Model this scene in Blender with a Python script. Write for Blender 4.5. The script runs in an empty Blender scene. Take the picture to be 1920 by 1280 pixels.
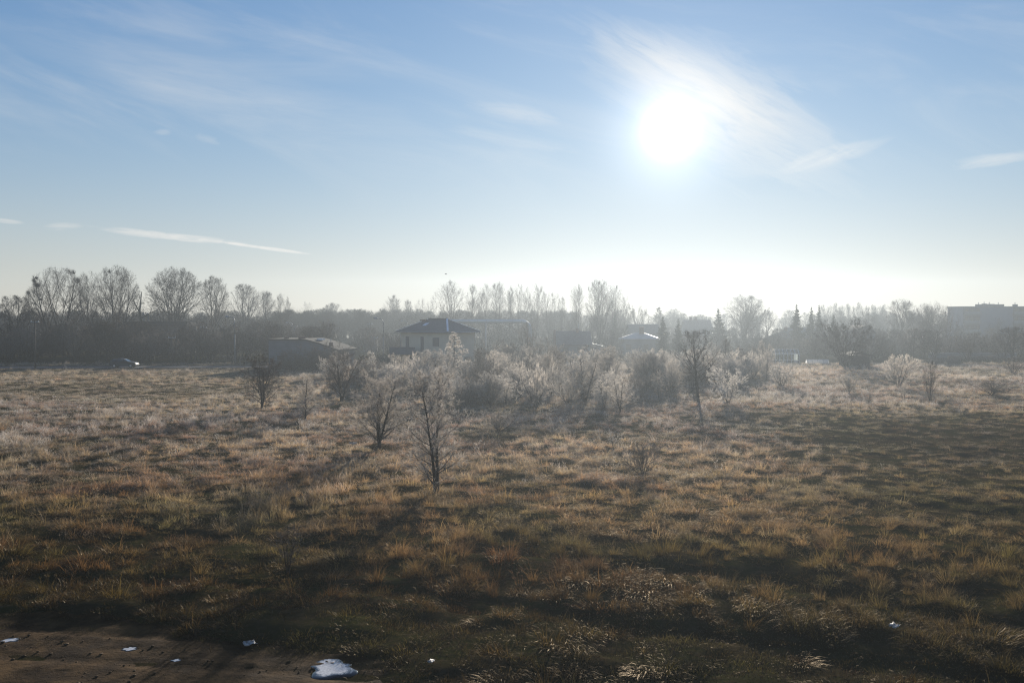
import bpy, math, random
import numpy as np
from mathutils import Vector

# ------------------------------------------------------------------ camera, sun, sky, exposure
F = 1920 * 35.0 / 36.0            # focal length in photo pixels
CAMH = 9.0
PITCH = math.atan((640 - 590) / F)
scene = bpy.context.scene
COL = scene.collection
cd = bpy.data.cameras.new('camera')
cam = bpy.data.objects.new('camera', cd)
COL.objects.link(cam)
cam.location = (0, 0, CAMH)
cam.rotation_euler = (math.pi / 2 - PITCH, 0, 0)
cd.lens = 35.0
cd.sensor_width = 36.0
cd.clip_start = 0.5
cd.clip_end = 6000
scene.camera = cam


def ray(px, py):
    u, v = (px - 960) / F, (640 - py) / F
    c, s = math.cos(PITCH), math.sin(PITCH)
    return np.array([u, c + v * s, -s + v * c])


def at(px, py):                    # ground point seen at a photo pixel
    r = ray(px, py)
    t = CAMH / -r[2]
    return r[0] * t, r[1] * t


def at_d(px, py, d):               # point at distance d
    r = ray(px, py)
    t = d / r[1]
    return r[0] * t, d, CAMH + r[2] * t


sr = ray(1255, 245)
sr = sr / np.linalg.norm(sr)
SUN_EL = math.asin(sr[2])
SUN_AZ = math.atan2(sr[0], sr[1])
sl = bpy.data.lights.new('sun', 'SUN')
sl.energy = 5.0
sl.angle = math.radians(0.5)
sl.color = (1.0, 0.91, 0.78)
sun = bpy.data.objects.new('sun', sl)
COL.objects.link(sun)
sun.rotation_euler = Vector(sr).to_track_quat('Z', 'Y').to_euler()
sun.location = (30, 100, 60)

world = bpy.data.worlds.new('World')
scene.world = world
world.use_nodes = True
SKY_STRENGTH = 0.0555


class NT:
    """small helper to write node trees as expressions"""
    def __init__(self, nt):
        self.nt = nt
        nt.nodes.clear()

    def n(self, typ, **kw):
        nd = self.nt.nodes.new(typ)
        for k, v in kw.items():
            setattr(nd, k, v)
        return nd

    def put(self, sock, v):
        if isinstance(v, bpy.types.NodeSocket):
            self.nt.links.new(v, sock)
        elif v is not None:
            if sock.type == 'RGBA' and len(v) == 3:
                v = (*v, 1)
            sock.default_value = v

    def m(self, op, a, b=None, c=None, clamp=False):
        nd = self.n('ShaderNodeMath', operation=op, use_clamp=clamp)
        for i, v in enumerate((a, b, c)):
            self.put(nd.inputs[i], v)
        return nd.outputs[0]

    def mix(self, fac, a, b, blend='MIX'):
        nd = self.n('ShaderNodeMix', data_type='RGBA', blend_type=blend)
        self.put(nd.inputs[0], fac)
        self.put(nd.inputs[6], a)
        self.put(nd.inputs[7], b)
        return nd.outputs[2]

    def noise(self, vec, scale, detail=3, rough=0.55, dist=0.0, dim='3D'):
        nd = self.n('ShaderNodeTexNoise', noise_dimensions=dim)
        self.put(nd.inputs['Vector'], vec)
        self.put(nd.inputs['Scale'], scale)
        nd.inputs['Detail'].default_value = detail
        nd.inputs['Roughness'].default_value = rough
        nd.inputs['Distortion'].default_value = dist
        return nd.outputs[0]

    def ss(self, v, lo, hi, a=0.0, b=1.0):
        nd = self.n('ShaderNodeMapRange', interpolation_type='SMOOTHSTEP')
        for i, x in enumerate((v, lo, hi, a, b)):
            self.put(nd.inputs[i], x)
        return nd.outputs[0]

    def xyz(self, x, y, z=0.0):
        nd = self.n('ShaderNodeCombineXYZ')
        for i, v in enumerate((x, y, z)):
            self.put(nd.inputs[i], v)
        return nd.outputs[0]


def sky_angles(px, py):
    r = ray(px, py)
    r = r / np.linalg.norm(r)
    return math.degrees(math.atan2(r[0], r[1])), math.degrees(math.asin(r[2]))


def build_world():
    w = NT(world.node_tree)
    sky = w.n('ShaderNodeTexSky', sky_type='NISHITA', sun_disc=False)
    sky.sun_elevation = SUN_EL
    sky.sun_rotation = SUN_AZ
    sky.altitude = 100
    sky.air_density = 1.0
    sky.dust_density = 0.04
    sky.ozone_density = 1.8
    tc = w.n('ShaderNodeTexCoord').outputs['Generated']
    sep = w.n('ShaderNodeSeparateXYZ')
    w.put(sep.inputs[0], tc)
    x, y, z = sep.outputs
    az = w.m('MULTIPLY', w.m('ARCTAN2', x, y), 57.29578)
    el = w.m('MULTIPLY', w.m('ARCSINE', z), 57.29578)
    dot = w.n('ShaderNodeVectorMath', operation='DOT_PRODUCT')
    w.put(dot.inputs[0], tc)
    dot.inputs[1].default_value = tuple(sr)
    ang = w.m('MULTIPLY', w.m('ARCCOSINE', w.m('MINIMUM', dot.outputs['Value'], 0.999999)), 57.29578)

    # ice-crystal aureole round the sun
    def gauss(s, k):
        q = w.m('DIVIDE', ang, s)
        return w.m('MULTIPLY', w.m('EXPONENT', w.m('MULTIPLY', w.m('MULTIPLY', q, q), -1.0)), k)
    core = gauss(1.0, 18.0)
    halo = gauss(2.8, 4.5)
    wide = w.m('MULTIPLY', w.m('EXPONENT', w.m('DIVIDE', ang, -12.0)), 1.0)
    glow = w.m('ADD', w.m('ADD', core, halo), wide)
    col = w.mix(1.0, sky.outputs[0], SKY_TINT, 'MULTIPLY')
    gn = w.n('ShaderNodeVectorMath', operation='SCALE')
    gn.inputs[0].default_value = (1.0, 0.985, 0.95)
    w.put(gn.inputs['Scale'], glow)
    # thin high moisture: bright air along the horizon rolls off to a milky tone
    sp = w.n('ShaderNodeSeparateColor')
    w.put(sp.inputs[0], col)
    cc = w.n('ShaderNodeCombineColor')
    for i in range(3):
        e_ = w.m('EXPONENT', w.m('MULTIPLY', sp.outputs[i], -SKY_GAIN / SKY_TOP[i]))
        w.put(cc.inputs[i], w.m('MULTIPLY', w.m('SUBTRACT', 1.0, e_), SKY_TOP[i] * 10))
    mist = w.m('MULTIPLY', w.m('EXPONENT', w.m('DIVIDE', w.m('MAXIMUM', el, 0.0), -4.8)), 0.95)
    milky = w.mix(mist, cc.outputs[0], (7.1, 6.65, 5.75))
    base = w.mix(1.0, milky, gn.outputs[0], 'ADD')

    # cirrus
    def streak(slope, sx, sy, scale, seed, detail=5, dist=0.6):
        c, s = math.cos(slope), math.sin(slope)
        a = w.m('ADD', w.m('MULTIPLY', az, c * sx), w.m('MULTIPLY', el, s * sx))
        b = w.m('ADD', w.m('MULTIPLY', az, -s * sy), w.m('MULTIPLY', el, c * sy))
        return w.noise(w.xyz(a, b, seed), scale, detail, 0.6, dist)

    def wisp(px, py, rx, ry, slope_px, k, seed, sharp=(0.38, 0.75), sx=0.25, sy=1.3, scale=1.0):
        a0, e0 = sky_angles(px, py)
        sc = 180 / math.pi / F
        slope = -slope_px
        c, s = math.cos(slope), math.sin(slope)
        da, de = w.m('SUBTRACT', az, a0), w.m('SUBTRACT', el, e0)
        u = w.m('DIVIDE', w.m('ADD', w.m('MULTIPLY', da, c), w.m('MULTIPLY', de, s)), rx * sc)
        v = w.m('DIVIDE', w.m('ADD', w.m('MULTIPLY', da, -s), w.m('MULTIPLY', de, c)), ry * sc)
        r2 = w.m('ADD', w.m('MULTIPLY', u, u), w.m('MULTIPLY', v, v))
        nz = streak(slope, sx, sy, scale, seed)
        r2 = w.m('ADD', r2, w.m('MULTIPLY', w.m('SUBTRACT', nz, 0.5), 2.6))
        mask = w.ss(r2, 1.0, -0.2)
        n2 = streak(slope, sx * 2.2, sy * 3.2, scale, seed + 20, 4, 0.3)
        body = w.m('MULTIPLY', w.ss(nz, sharp[0], sharp[1], 0.25, 1.0), w.ss(n2, 0.3, 0.7, 0.8, 1.03))
        return w.m('MULTIPLY', w.m('MULTIPLY', mask, body), k)
    parts = [
        wisp(1350, 205, 290, 120, math.radians(27), 0.85, 1.3, (0.34, 0.70), 0.22, 1.0),
        wisp(1290, 150, 260, 60, math.radians(28), 0.50, 7.7, (0.3, 0.7), 0.2, 1.5),
        wisp(1560, 292, 110, 20, math.radians(-14), 0.55, 3.1, (0.3, 0.7), 0.4, 1.6),
        wisp(1870, 299, 80, 14, math.radians(-6), 0.45, 4.1, (0.25, 0.6), 0.5, 2.0),
        wisp(965, 212, 100, 20, math.radians(9), 0.38, 5.1, (0.3, 0.7), 0.4, 2.0),
        wisp(960, 262, 160, 14, math.radians(10), 0.22, 5.9, (0.3, 0.7), 0.3, 2.0),
        wisp(400, 160, 430, 52, math.radians(10), 0.22, 6.1, (0.3, 0.75), 0.15, 0.9),
        wisp(320, 443, 150, 8, math.radians(5), 0.85, 8.2, (0.25, 0.6), 0.5, 2.4),
        wisp(490, 464, 110, 3.5, math.radians(7), 0.85, 8.8, (0.1, 0.5), 0.3, 1.0),
        wisp(120, 424, 38, 8, math.radians(-4), 0.4, 9.2, (0.2, 0.6), 0.5, 2.0),
        wisp(10, 414, 30, 5, math.radians(5), 0.55, 9.9, (0.2, 0.6), 0.5, 2.0),
        wisp(305, 248, 18, 7, math.radians(-3), 0.22, 2.2, (0.2, 0.6), 0.8, 2.0),
        wisp(390, 261, 28, 9, math.radians(14), 0.20, 2.9, (0.2, 0.6), 0.8, 2.0),
    ]
    tot = parts[0]
    for p in parts[1:]:
        tot = w.m('ADD', tot, p)
    veil = w.m('MULTIPLY', w.ss(streak(math.radians(-12), 0.05, 0.22, 1.0, 0.7, 6, 1.0), 0.42, 0.85), 0.26)
    veil = w.m('MULTIPLY', veil, w.ss(el, 4.0, 12.0))
    tot = w.m('ADD', tot, veil, clamp=True)
    cw = w.n('ShaderNodeVectorMath', operation='SCALE')
    cw.inputs[0].default_value = (1.0, 0.97, 0.92)
    w.put(cw.inputs['Scale'], w.m('ADD', w.m('MULTIPLY', glow, 0.6), 8.6))
    fin = w.mix(tot, base, cw.outputs[0])
    bg = w.n('ShaderNodeBackground')
    w.put(bg.inputs[0], fin)
    bg.inputs[1].default_value = SKY_STRENGTH
    out = w.n('ShaderNodeOutputWorld')
    w.nt.links.new(bg.outputs[0], out.inputs[0])


SKY_GAIN, SKY_TOP = 0.121, (0.62, 0.72, 0.86)      # response of the milky air
SKY_TINT = (0.66, 0.95, 1.47)
build_world()
world.cycles.sampling_method = 'NONE'
vs = scene.view_settings
vs.view_transform = 'Standard'
vs.look = 'None'
vs.gamma = 1.0
vs.use_curve_mapping = False
vs.exposure = 0.85
cy = scene.cycles
cy.max_bounces = 6
cy.diffuse_bounces = 3
cy.glossy_bounces = 2
cy.transmission_bounces = 4
cy.transparent_max_bounces = 8
cy.volume_bounces = 0
cy.use_denoising = True
cy.filter_width = 1.25
cy.denoiser = 'OPENIMAGEDENOISE'
cy.denoising_input_passes = 'RGB_ALBEDO_NORMAL'
cy.denoising_prefilter = 'NONE'
cy.use_adaptive_sampling = False
cy.caustics_reflective = False
cy.caustics_refractive = False

# ------------------------------------------------------------------ helpers
RNG = np.random.default_rng(11)


def mesh_np(name, V, Fc, attrs=None, smooth=False):
    V = np.asarray(V, dtype=np.float32).reshape(-1, 3)
    Fc = np.asarray(Fc, dtype=np.int32)
    me = bpy.data.meshes.new(name)
    me.vertices.add(len(V))
    me.vertices.foreach_set('co', V.ravel())
    k = Fc.shape[1]
    me.loops.add(Fc.size)
    me.loops.foreach_set('vertex_index', Fc.ravel())
    me.polygons.add(len(Fc))
    me.polygons.foreach_set('loop_start', np.arange(0, Fc.size, k, dtype=np.int32))
    me.polygons.foreach_set('loop_total', np.full(len(Fc), k, dtype=np.int32))
    if smooth:
        me.polygons.foreach_set('use_smooth', np.ones(len(Fc), dtype=bool))
    for an, (typ, dat) in (attrs or {}).items():
        a = me.attributes.new(an, typ, 'POINT')
        a.data.foreach_set('value', np.asarray(dat, dtype=np.float32).ravel())
    me.update(calc_edges=True)
    return me


def tag(o, label=None, cat=None, group=None, kind=None):
    for k, v in (('label', label), ('category', cat), ('group', group), ('kind', kind)):
        if v:
            o[k] = v
    return o


def link(name, me, mat=None, parent=None):
    o = bpy.data.objects.new(name, me)
    if mat is not None and len(me.materials) == 0:
        me.materials.append(mat)
    COL.objects.link(o)
    if parent is not None:
        o.parent = parent
    return o


def empty(name, loc, rz=0.0, scale=None):
    o = bpy.data.objects.new(name, None)
    o.empty_display_size = 0.3
    COL.objects.link(o)
    o.location = loc
    o.rotation_euler = (0, 0, rz)
    if scale is not None:
        o.scale = scale
    return o


def copy_tree(o, parent=None):
    c = o.copy()
    COL.objects.link(c)
    c.parent = parent
    for ch in list(o.children):
        copy_tree(ch, c)
    return c


class MB:
    """collects polygons for one mesh part"""
    def __init__(self):
        self.v, self.f = [], []

    def poly(self, pts):
        i = len(self.v)
        self.v += [tuple(p) for p in pts]
        self.f.append(tuple(range(i, i + len(pts))))

    def box(self, x0, x1, y0, y1, z0, z1):
        i = len(self.v)
        self.v += [(x0, y0, z0), (x1, y0, z0), (x1, y1, z0), (x0, y1, z0), (x0, y0, z1), (x1, y0, z1), (x1, y1, z1), (x0, y1, z1)]
        self.f += [tuple(i + q for q in f) for f in ((3, 2, 1, 0), (4, 5, 6, 7), (0, 1, 5, 4), (1, 2, 6, 5), (2, 3, 7, 6), (3, 0, 4, 7))]
        return self

    def bar(self, a, b, w, h=None):
        a, b = Vector(a), Vector(b)
        h = h or w
        t = (b - a).normalized()
        u = t.cross(Vector((0, 0, 1)))
        if u.length < 1e-3:
            u = Vector((1, 0, 0))
        u.normalize()
        v = t.cross(u)
        i = len(self.v)
        for p in (a, b):
            for su, sv in ((-1, -1), (1, -1), (1, 1), (-1, 1)):
                self.v.append(tuple(p + u * su * w / 2 + v * sv * h / 2))
        self.f += [tuple(i + q for q in f) for f in ((0, 1, 2, 3), (7, 6, 5, 4), (0, 4, 5, 1), (1, 5, 6, 2), (2, 6, 7, 3), (3, 7, 4, 0))]
        return self

    def tube(self, pts, rad, s=10, caps=True):
        pts = [Vector(p) for p in pts]
        if not hasattr(rad, '__len__'):
            rad = [rad] * len(pts)
        i0 = len(self.v)
        ref = None
        for k, p in enumerate(pts):
            t = (pts[min(k + 1, len(pts) - 1)] - pts[max(k - 1, 0)]).normalized()
            if ref is None:
                ref = t.cross(Vector((0.3, 0.1, 1)) if abs(t.z) < 0.9 else Vector((1, 0, 0))).normalized()
            u = (ref - t * ref.dot(t)).normalized()
            v = t.cross(u)
            for j in range(s):
                a = 2 * math.pi * j / s
                self.v.append(tuple(p + (u * math.cos(a) + v * math.sin(a)) * rad[k]))
        for k in range(len(pts) - 1):
            for j in range(s):
                a, b = i0 + k * s + j, i0 + k * s + (j + 1) % s
                self.f.append((a, b, b + s, a + s))
        if caps:
            self.f.append(tuple(i0 + j for j in reversed(range(s))))
            self.f.append(tuple(i0 + (len(pts) - 1) * s + j for j in range(s)))
        return self

    def prism(self, prof, y0, y1):
        """profile in x,z extruded along y"""
        n = len(prof)
        i = len(self.v)
        self.v += [(x, y0, z) for x, z in prof] + [(x, y1, z) for x, z in prof]
        self.f.append(tuple(i + j for j in range(n)))
        self.f.append(tuple(i + n + j for j in reversed(range(n))))
        for j in range(n):
            k = (j + 1) % n
            self.f.append((i + j, i + n + j, i + n + k, i + k))
        return self

    def build(self, name, mat, parent=None, smooth=False, bevel=0.0):
        me = bpy.data.meshes.new(name)
        me.from_pydata(self.v, [], self.f)
        me.update()
        if smooth:
            for p in me.polygons:
                p.use_smooth = True
        o = link(name, me, mat, parent)
        if bevel:
            b = o.modifiers.new('bevel', 'BEVEL')
            b.width = bevel
            b.segments = 2
            b.limit_method = 'ANGLE'
        return o


def lattice(ix, iy, seed):
    h = (ix.astype(np.int64) * 374761393 + iy.astype(np.int64) * 668265263 + seed * 974634777) & 0xffffffff
    h = ((h ^ (h >> 13)) * 1274126177) & 0xffffffff
    h = ((h ^ (h >> 16)) * 2246822519) & 0xffffffff
    return ((h ^ (h >> 15)) & 0xffffff) / float(0xffffff)


def vnoise(x, y, scale, seed=0, octaves=1):
    tot, amp, norm = 0.0, 1.0, 0.0
    for o in range(octaves):
        X, Y = np.asarray(x) / scale + 31.7 * o, np.asarray(y) / scale + 17.3 * o
        ix, iy = np.floor(X), np.floor(Y)
        fx, fy = X - ix, Y - iy
        fx, fy = fx * fx * (3 - 2 * fx), fy * fy * (3 - 2 * fy)
        a, b = lattice(ix, iy, seed + o), lattice(ix + 1, iy, seed + o)
        c, d = lattice(ix, iy + 1, seed + o), lattice(ix + 1, iy + 1, seed + o)
        tot = tot + amp * ((a * (1 - fx) + b * fx) * (1 - fy) + (c * (1 - fx) + d * fx) * fy)
        norm += amp
        amp *= 0.5
        scale /= 2.03
    return tot / norm


def sstep(v, a, b):
    t = np.clip((np.asarray(v, dtype=float) - a) / (b - a), 0, 1)
    return t * t * (3 - 2 * t)


# ------------------------------------------------------------------ materials
def mat(name):
    m = bpy.data.materials.new(name)
    m.use_nodes = True
    return m, NT(m.node_tree)


def finish(w, shader, disp=None):
    o = w.n('ShaderNodeOutputMaterial')
    w.nt.links.new(shader, o.inputs[0])


def pbsdf(w, color, rough, metallic=0.0, bump=None, spec=0.4):
    p = w.n('ShaderNodeBsdfPrincipled')
    w.put(p.inputs['Base Color'], color)
    w.put(p.inputs['Roughness'], rough)
    w.put(p.inputs['Metallic'], metallic)
    w.put(p.inputs['Specular IOR Level'], spec)
    if bump is not None:
        b = w.n('ShaderNodeBump')
        w.put(b.inputs['Height'], bump[0])
        b.inputs['Strength'].default_value = bump[1]
        b.inputs['Distance'].default_value = bump[2]
        w.nt.links.new(b.outputs[0], p.inputs['Normal'])
    return p.outputs[0]


def simple(name, color, rough=0.8, var=0.25, scale=1.5, metallic=0.0, bump=0.0, spec=0.4):
    m, w = mat(name)
    tc = w.n('ShaderNodeTexCoord').outputs['Object']
    nz = w.noise(tc, scale, 6, 0.62)
    c = w.mix(w.ss(nz, 0.3, 0.7), tuple(v * (1 - var) for v in color), tuple(min(1, v * (1 + var)) for v in color))
    fine = w.noise(tc, scale * 14, 3, 0.6)
    sh = pbsdf(w, c, w.ss(fine, 0.2, 0.8, rough - 0.1, min(1, rough + 0.1)), metallic, (fine, bump, 0.02) if bump else None, spec)
    finish(w, sh)
    return m


def attr(w, name, typ='GEOMETRY'):
    return w.n('ShaderNodeAttribute', attribute_name=name, attribute_type=typ)


def leafy(w, color, transl, gloss=0.05, grough=0.4, rough=1.0):
    d = w.n('ShaderNodeBsdfDiffuse')
    w.put(d.inputs[0], color)
    t = w.n('ShaderNodeBsdfTranslucent')
    w.put(t.inputs[0], color)
    mx = w.n('ShaderNodeMixShader')
    w.put(mx.inputs[0], transl)
    w.nt.links.new(d.outputs[0], mx.inputs[1])
    w.nt.links.new(t.outputs[0], mx.inputs[2])
    g = w.n('ShaderNodeBsdfGlossy')
    w.put(g.inputs[0], (1, 0.86, 0.68))
    w.put(g.inputs['Roughness'], grough)
    m2 = w.n('ShaderNodeMixShader')
    fz = w.n('ShaderNodeFresnel')
    fz.inputs[0].default_value = 1.45
    w.put(m2.inputs[0], w.m('MULTIPLY', fz.outputs[0], gloss))
    w.nt.links.new(mx.outputs[0], m2.inputs[1])
    w.nt.links.new(g.outputs[0], m2.inputs[2])
    return m2.outputs[0]


M = {}
m, w = mat('frosted_grass')
tint = attr(w, 'tint', 'INSTANCER')
frost = attr(w, 'frost', 'INSTANCER').outputs['Fac']
hh = attr(w, 'tipness').outputs['Fac']
shade = attr(w, 'bladevar').outputs['Fac']
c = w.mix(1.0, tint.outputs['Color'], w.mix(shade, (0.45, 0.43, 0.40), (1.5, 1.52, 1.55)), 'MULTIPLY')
ff = w.m('MULTIPLY', frost, w.ss(hh, 0.25, 1.0), clamp=True)
c = w.mix(ff, c, (0.72, 0.69, 0.66))
finish(w, leafy(w, c, 0.55, 0.05, 0.5))
M['grass'] = m

m, w = mat('meadow_soil')
pos = w.n('ShaderNodeNewGeometry').outputs['Position']
a = w.noise(pos, 0.35, 5, 0.6)
b = w.noise(pos, 3.2, 6, 0.65)
c = w.mix(w.ss(a, 0.35, 0.65), (0.034, 0.027, 0.015), (0.034, 0.034, 0.013))
c = w.mix(w.ss(b, 0.45, 0.75), c, (0.060, 0.045, 0.026))
finish(w, pbsdf(w, c, 1.0, 0.0, (b, 0.6, 0.08), 0.0))
M['soil'] = m

m, w = mat('muddy_sand')
pos = w.n('ShaderNodeNewGeometry').outputs['Position']
a = w.noise(pos, 0.8, 5, 0.6)
b = w.noise(pos, 7.0, 6, 0.7)
c = w.mix(w.ss(a, 0.35, 0.7), (0.026, 0.015, 0.007), (0.100, 0.058, 0.024))
c = w.mix(w.ss(b, 0.55, 0.72), c, (0.022, 0.016, 0.010))
finish(w, pbsdf(w, c, 0.95, 0.0, (b, 0.8, 0.05), 0.03))
M['mud'] = m

m, w = mat('puddle_ice')
tc = w.n('ShaderNodeTexCoord').outputs['Object']
a = w.noise(tc, 3.0, 6, 0.7, 1.5)
b = w.noise(tc, 16, 4, 0.6)
rim = attr(w, 'rim').outputs['Fac']
ice = w.ss(w.m('ADD', rim, w.m('MULTIPLY', w.m('SUBTRACT', a, 0.5), 1.3)), 0.16, 0.50)
c = w.mix(ice, (0.020, 0.016, 0.012), w.mix(w.ss(b, 0.3, 0.7), (0.40, 0.39, 0.38), (0.72, 0.70, 0.68)))
finish(w, pbsdf(w, c, w.ss(ice, 0.0, 1.0, 0.05, 0.35), 0.0, (a, 0.10, 0.01), 0.6))
M['ice'] = m

m, w = mat('dirty_litter')
tc = w.n('ShaderNodeTexCoord').outputs['Object']
a = w.noise(tc, 14, 5, 0.65)
c = w.mix(w.ss(a, 0.38, 0.66), (0.22, 0.19, 0.15), (0.60, 0.59, 0.57))
finish(w, pbsdf(w, c, 0.6, 0.0, (a, 0.4, 0.01), 0.3))
M['litter'] = m

m, w = mat('bark')
tc = w.n('ShaderNodeTexCoord').outputs['Object']
b = w.noise(tc, 9, 4, 0.6)
c = w.mix(w.ss(b, 0.3, 0.7), (0.030, 0.024, 0.019), (0.070, 0.056, 0.044))
finish(w, pbsdf(w, c, 0.95, 0.0, (b, 0.4, 0.03), 0.15))
M['bark'] = m

m, w = mat('frosted_twigs')
oi = w.n('ShaderNodeObjectInfo')
oc = w.n('ShaderNodeSeparateColor')
w.put(oc.inputs[0], oi.outputs['Color'])
tip = attr(w, 'tipness').outputs['Fac']
tc = w.n('ShaderNodeTexCoord').outputs['Object']
nz = w.noise(tc, 5.0, 3, 0.6)
fr = w.m('MULTIPLY', w.m('MULTIPLY', w.m('POWER', tip, 0.6), oc.outputs[0]), w.ss(nz, 0.25, 0.75, 0.85, 1.35), clamp=True)
bk = w.mix(w.ss(nz, 0.3, 0.7), (0.045, 0.034, 0.026), (0.085, 0.062, 0.046))
c = w.mix(fr, bk, w.mix(oi.outputs['Random'], (0.78, 0.70, 0.61), (0.79, 0.74, 0.68)))
finish(w, leafy(w, c, w.m('MULTIPLY', fr, 0.62), w.m('MULTIPLY', fr, 0.25), 0.5))
M['twig'] = m

m, w = mat('spruce_needles')
tc = w.n('ShaderNodeTexCoord').outputs['Object']
nz = w.noise(tc, 6.0, 4, 0.6)
c = w.mix(w.ss(nz, 0.3, 0.7), (0.018, 0.030, 0.016), (0.045, 0.062, 0.032))
finish(w, leafy(w, c, 0.15, 0.4, 0.5))
M['needle'] = m

M['shutter'] = simple('roller_shutter', (0.16, 0.15, 0.135), 0.7, 0.1, 2.0)
M['clod'] = simple('dirt_clods', (0.075, 0.052, 0.032), 0.95, 0.4, 1.3, 0, 0, 0.05)
M['render_wall'] = simple('beige_render', (0.58, 0.50, 0.38), 0.9, 0.08, 0.8)
M['grey_wall'] = simple('grey_render', (0.15, 0.155, 0.165), 0.9, 0.12, 0.7)
M['pale_wall'] = simple('pale_panel_wall', (0.17, 0.19, 0.23), 0.9, 0.06, 0.5)
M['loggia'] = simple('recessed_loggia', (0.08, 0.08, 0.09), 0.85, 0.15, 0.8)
m, w = mat('dark_roof_tiles')
tc = w.n('ShaderNodeTexCoord').outputs['Object']
wv = w.n('ShaderNodeTexWave', wave_type='BANDS', bands_direction='Z')
w.put(wv.inputs['Vector'], tc)
wv.inputs['Scale'].default_value = 2.4
nz = w.noise(tc, 3.0, 5, 0.6)
c = w.mix(w.ss(nz, 0.3, 0.7), (0.045, 0.046, 0.052), (0.085, 0.085, 0.092))
finish(w, pbsdf(w, c, 0.62, 0.0, (wv.outputs[0], 0.5, 0.05), 0.35))
M['roof'] = m
M['roof_felt'] = simple('roof_felt', (0.035, 0.035, 0.038), 0.97, 0.25, 0.7, 0.0, 0.0, 0.05)
M['frost_roof'] = simple('frosted_roof', (0.27, 0.27, 0.28), 0.55, 0.12, 1.2)
M['metal_pale'] = simple('pale_sheet_metal', (0.70, 0.70, 0.70), 0.4, 0.08, 1.0, 0.6)
M['galv'] = simple('galvanised_steel', (0.30, 0.31, 0.32), 0.5, 0.12, 2.0, 0.5)
M['pipe'] = simple('pipe_cladding', (0.36, 0.40, 0.42), 0.5, 0.1, 0.6, 0.4)
M['concrete'] = simple('weathered_concrete', (0.22, 0.21, 0.20), 0.9, 0.15, 2.0)
M['wood'] = simple('old_timber', (0.085, 0.065, 0.05), 0.9, 0.25, 3.0)
M['brick'] = simple('chimney_brick', (0.16, 0.09, 0.07), 0.9, 0.2, 4.0)
M['white'] = simple('white_plastic', (0.78, 0.78, 0.76), 0.5, 0.05, 3.0)
M['asphalt'] = simple('asphalt', (0.050, 0.050, 0.052), 0.85, 0.2, 1.2)
M['car_paint'] = simple('dark_car_paint', (0.016, 0.017, 0.020), 0.5, 0.05, 1.0, 0.2, 0.0, 0.6)
M['rubber'] = simple('tyre_rubber', (0.02, 0.02, 0.02), 0.9, 0.1, 4.0)
M['rim'] = simple('alloy_rim', (0.45, 0.45, 0.46), 0.35, 0.05, 4.0, 0.8)
M['black'] = simple('black_feathers', (0.02, 0.02, 0.02), 0.8, 0.1, 4.0)
m, w = mat('dark_glass')
finish(w, pbsdf(w, (0.02, 0.025, 0.03), 0.08, 0.0, None, 0.7))
M['glass'] = m
m, w = mat('greenhouse_glass')
g = w.n('ShaderNodeBsdfGlossy')
g.inputs['Roughness'].default_value = 0.08
t = w.n('ShaderNodeBsdfTransparent')
w.put(t.inputs[0], (0.78, 0.83, 0.82))
mx = w.n('ShaderNodeMixShader')
fz = w.n('ShaderNodeFresnel')
fz.inputs[0].default_value = 1.5
w.nt.links.new(fz.outputs[0], mx.inputs[0])
w.nt.links.new(t.outputs[0], mx.inputs[1])
w.nt.links.new(g.outputs[0], mx.inputs[2])
finish(w, mx.outputs[0])
M['gh_glass'] = m
m, w = mat('tunnel_plastic')
finish(w, leafy(w, (0.8, 0.8, 0.78), 0.6, 0.3, 0.4))
M['plastic'] = m
m, w = mat('lamp_lens')
finish(w, pbsdf(w, (0.6, 0.6, 0.6), 0.2, 0.0, None, 0.6))
M['lens'] = m

# ------------------------------------------------------------------ terrain
# the muddy track in the near left corner: signed mask in ground coordinates
MUD = [at(x, y) for x, y in ((-80, 1146), (90, 1152), (230, 1160), (330, 1180), (430, 1204), (540, 1216), (660, 1222), (720, 1242), (730, 1270), (790, 1320), (760, 1400), (-80, 1400))]
MUD = np.array(MUD)


def poly_dist(x, y, P):
    """signed distance to polygon: positive inside"""
    x, y = np.asarray(x, float), np.asarray(y, float)
    dmin = np.full(x.shape, 1e9)
    ins = np.zeros(x.shape, bool)
    n = len(P)
    for i in range(n):
        a, b = P[i], P[(i + 1) % n]
        ex, ey = b - a
        t = np.clip(((x - a[0]) * ex + (y - a[1]) * ey) / (ex * ex + ey * ey), 0, 1)
        dmin = np.minimum(dmin, np.hypot(x - a[0] - t * ex, y - a[1] - t * ey))
        c = ((a[1] > y) != (b[1] > y)) & (x < (b[0] - a[0]) * (y - a[1]) / (b[1] - a[1] + 1e-12) + a[0])
        ins ^= c
    return np.where(ins, dmin, -dmin)


def mudmask(x, y):
    d = poly_dist(x, y, MUD) + (vnoise(x, y, 1.6, 71, 3) - 0.5) * 1.5 + 0.25
    return sstep(d, -0.5, 0.7)


RUTS = [[(-60, 962), (330, 1005), (640, 1030), (900, 1036), (1150, 1060), (1450, 1085), (1700, 1140), (1990, 1190)],
        [(-60, 1090), (300, 1095), (700, 1110), (1050, 1150), (1400, 1200), (1990, 1300)]]
RUTS = [np.array([at(*p) for p in r]) for r in RUTS]


def line_dist(x, y, P):
    dmin = np.full(np.shape(x), 1e9)
    for i in range(len(P) - 1):
        a, b = P[i], P[i + 1]
        ex, ey = b - a
        t = np.clip(((x - a[0]) * ex + (y - a[1]) * ey) / (ex * ex + ey * ey), 0, 1)
        dmin = np.minimum(dmin, np.hypot(x - a[0] - t * ex, y - a[1] - t * ey))
    return dmin


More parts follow.
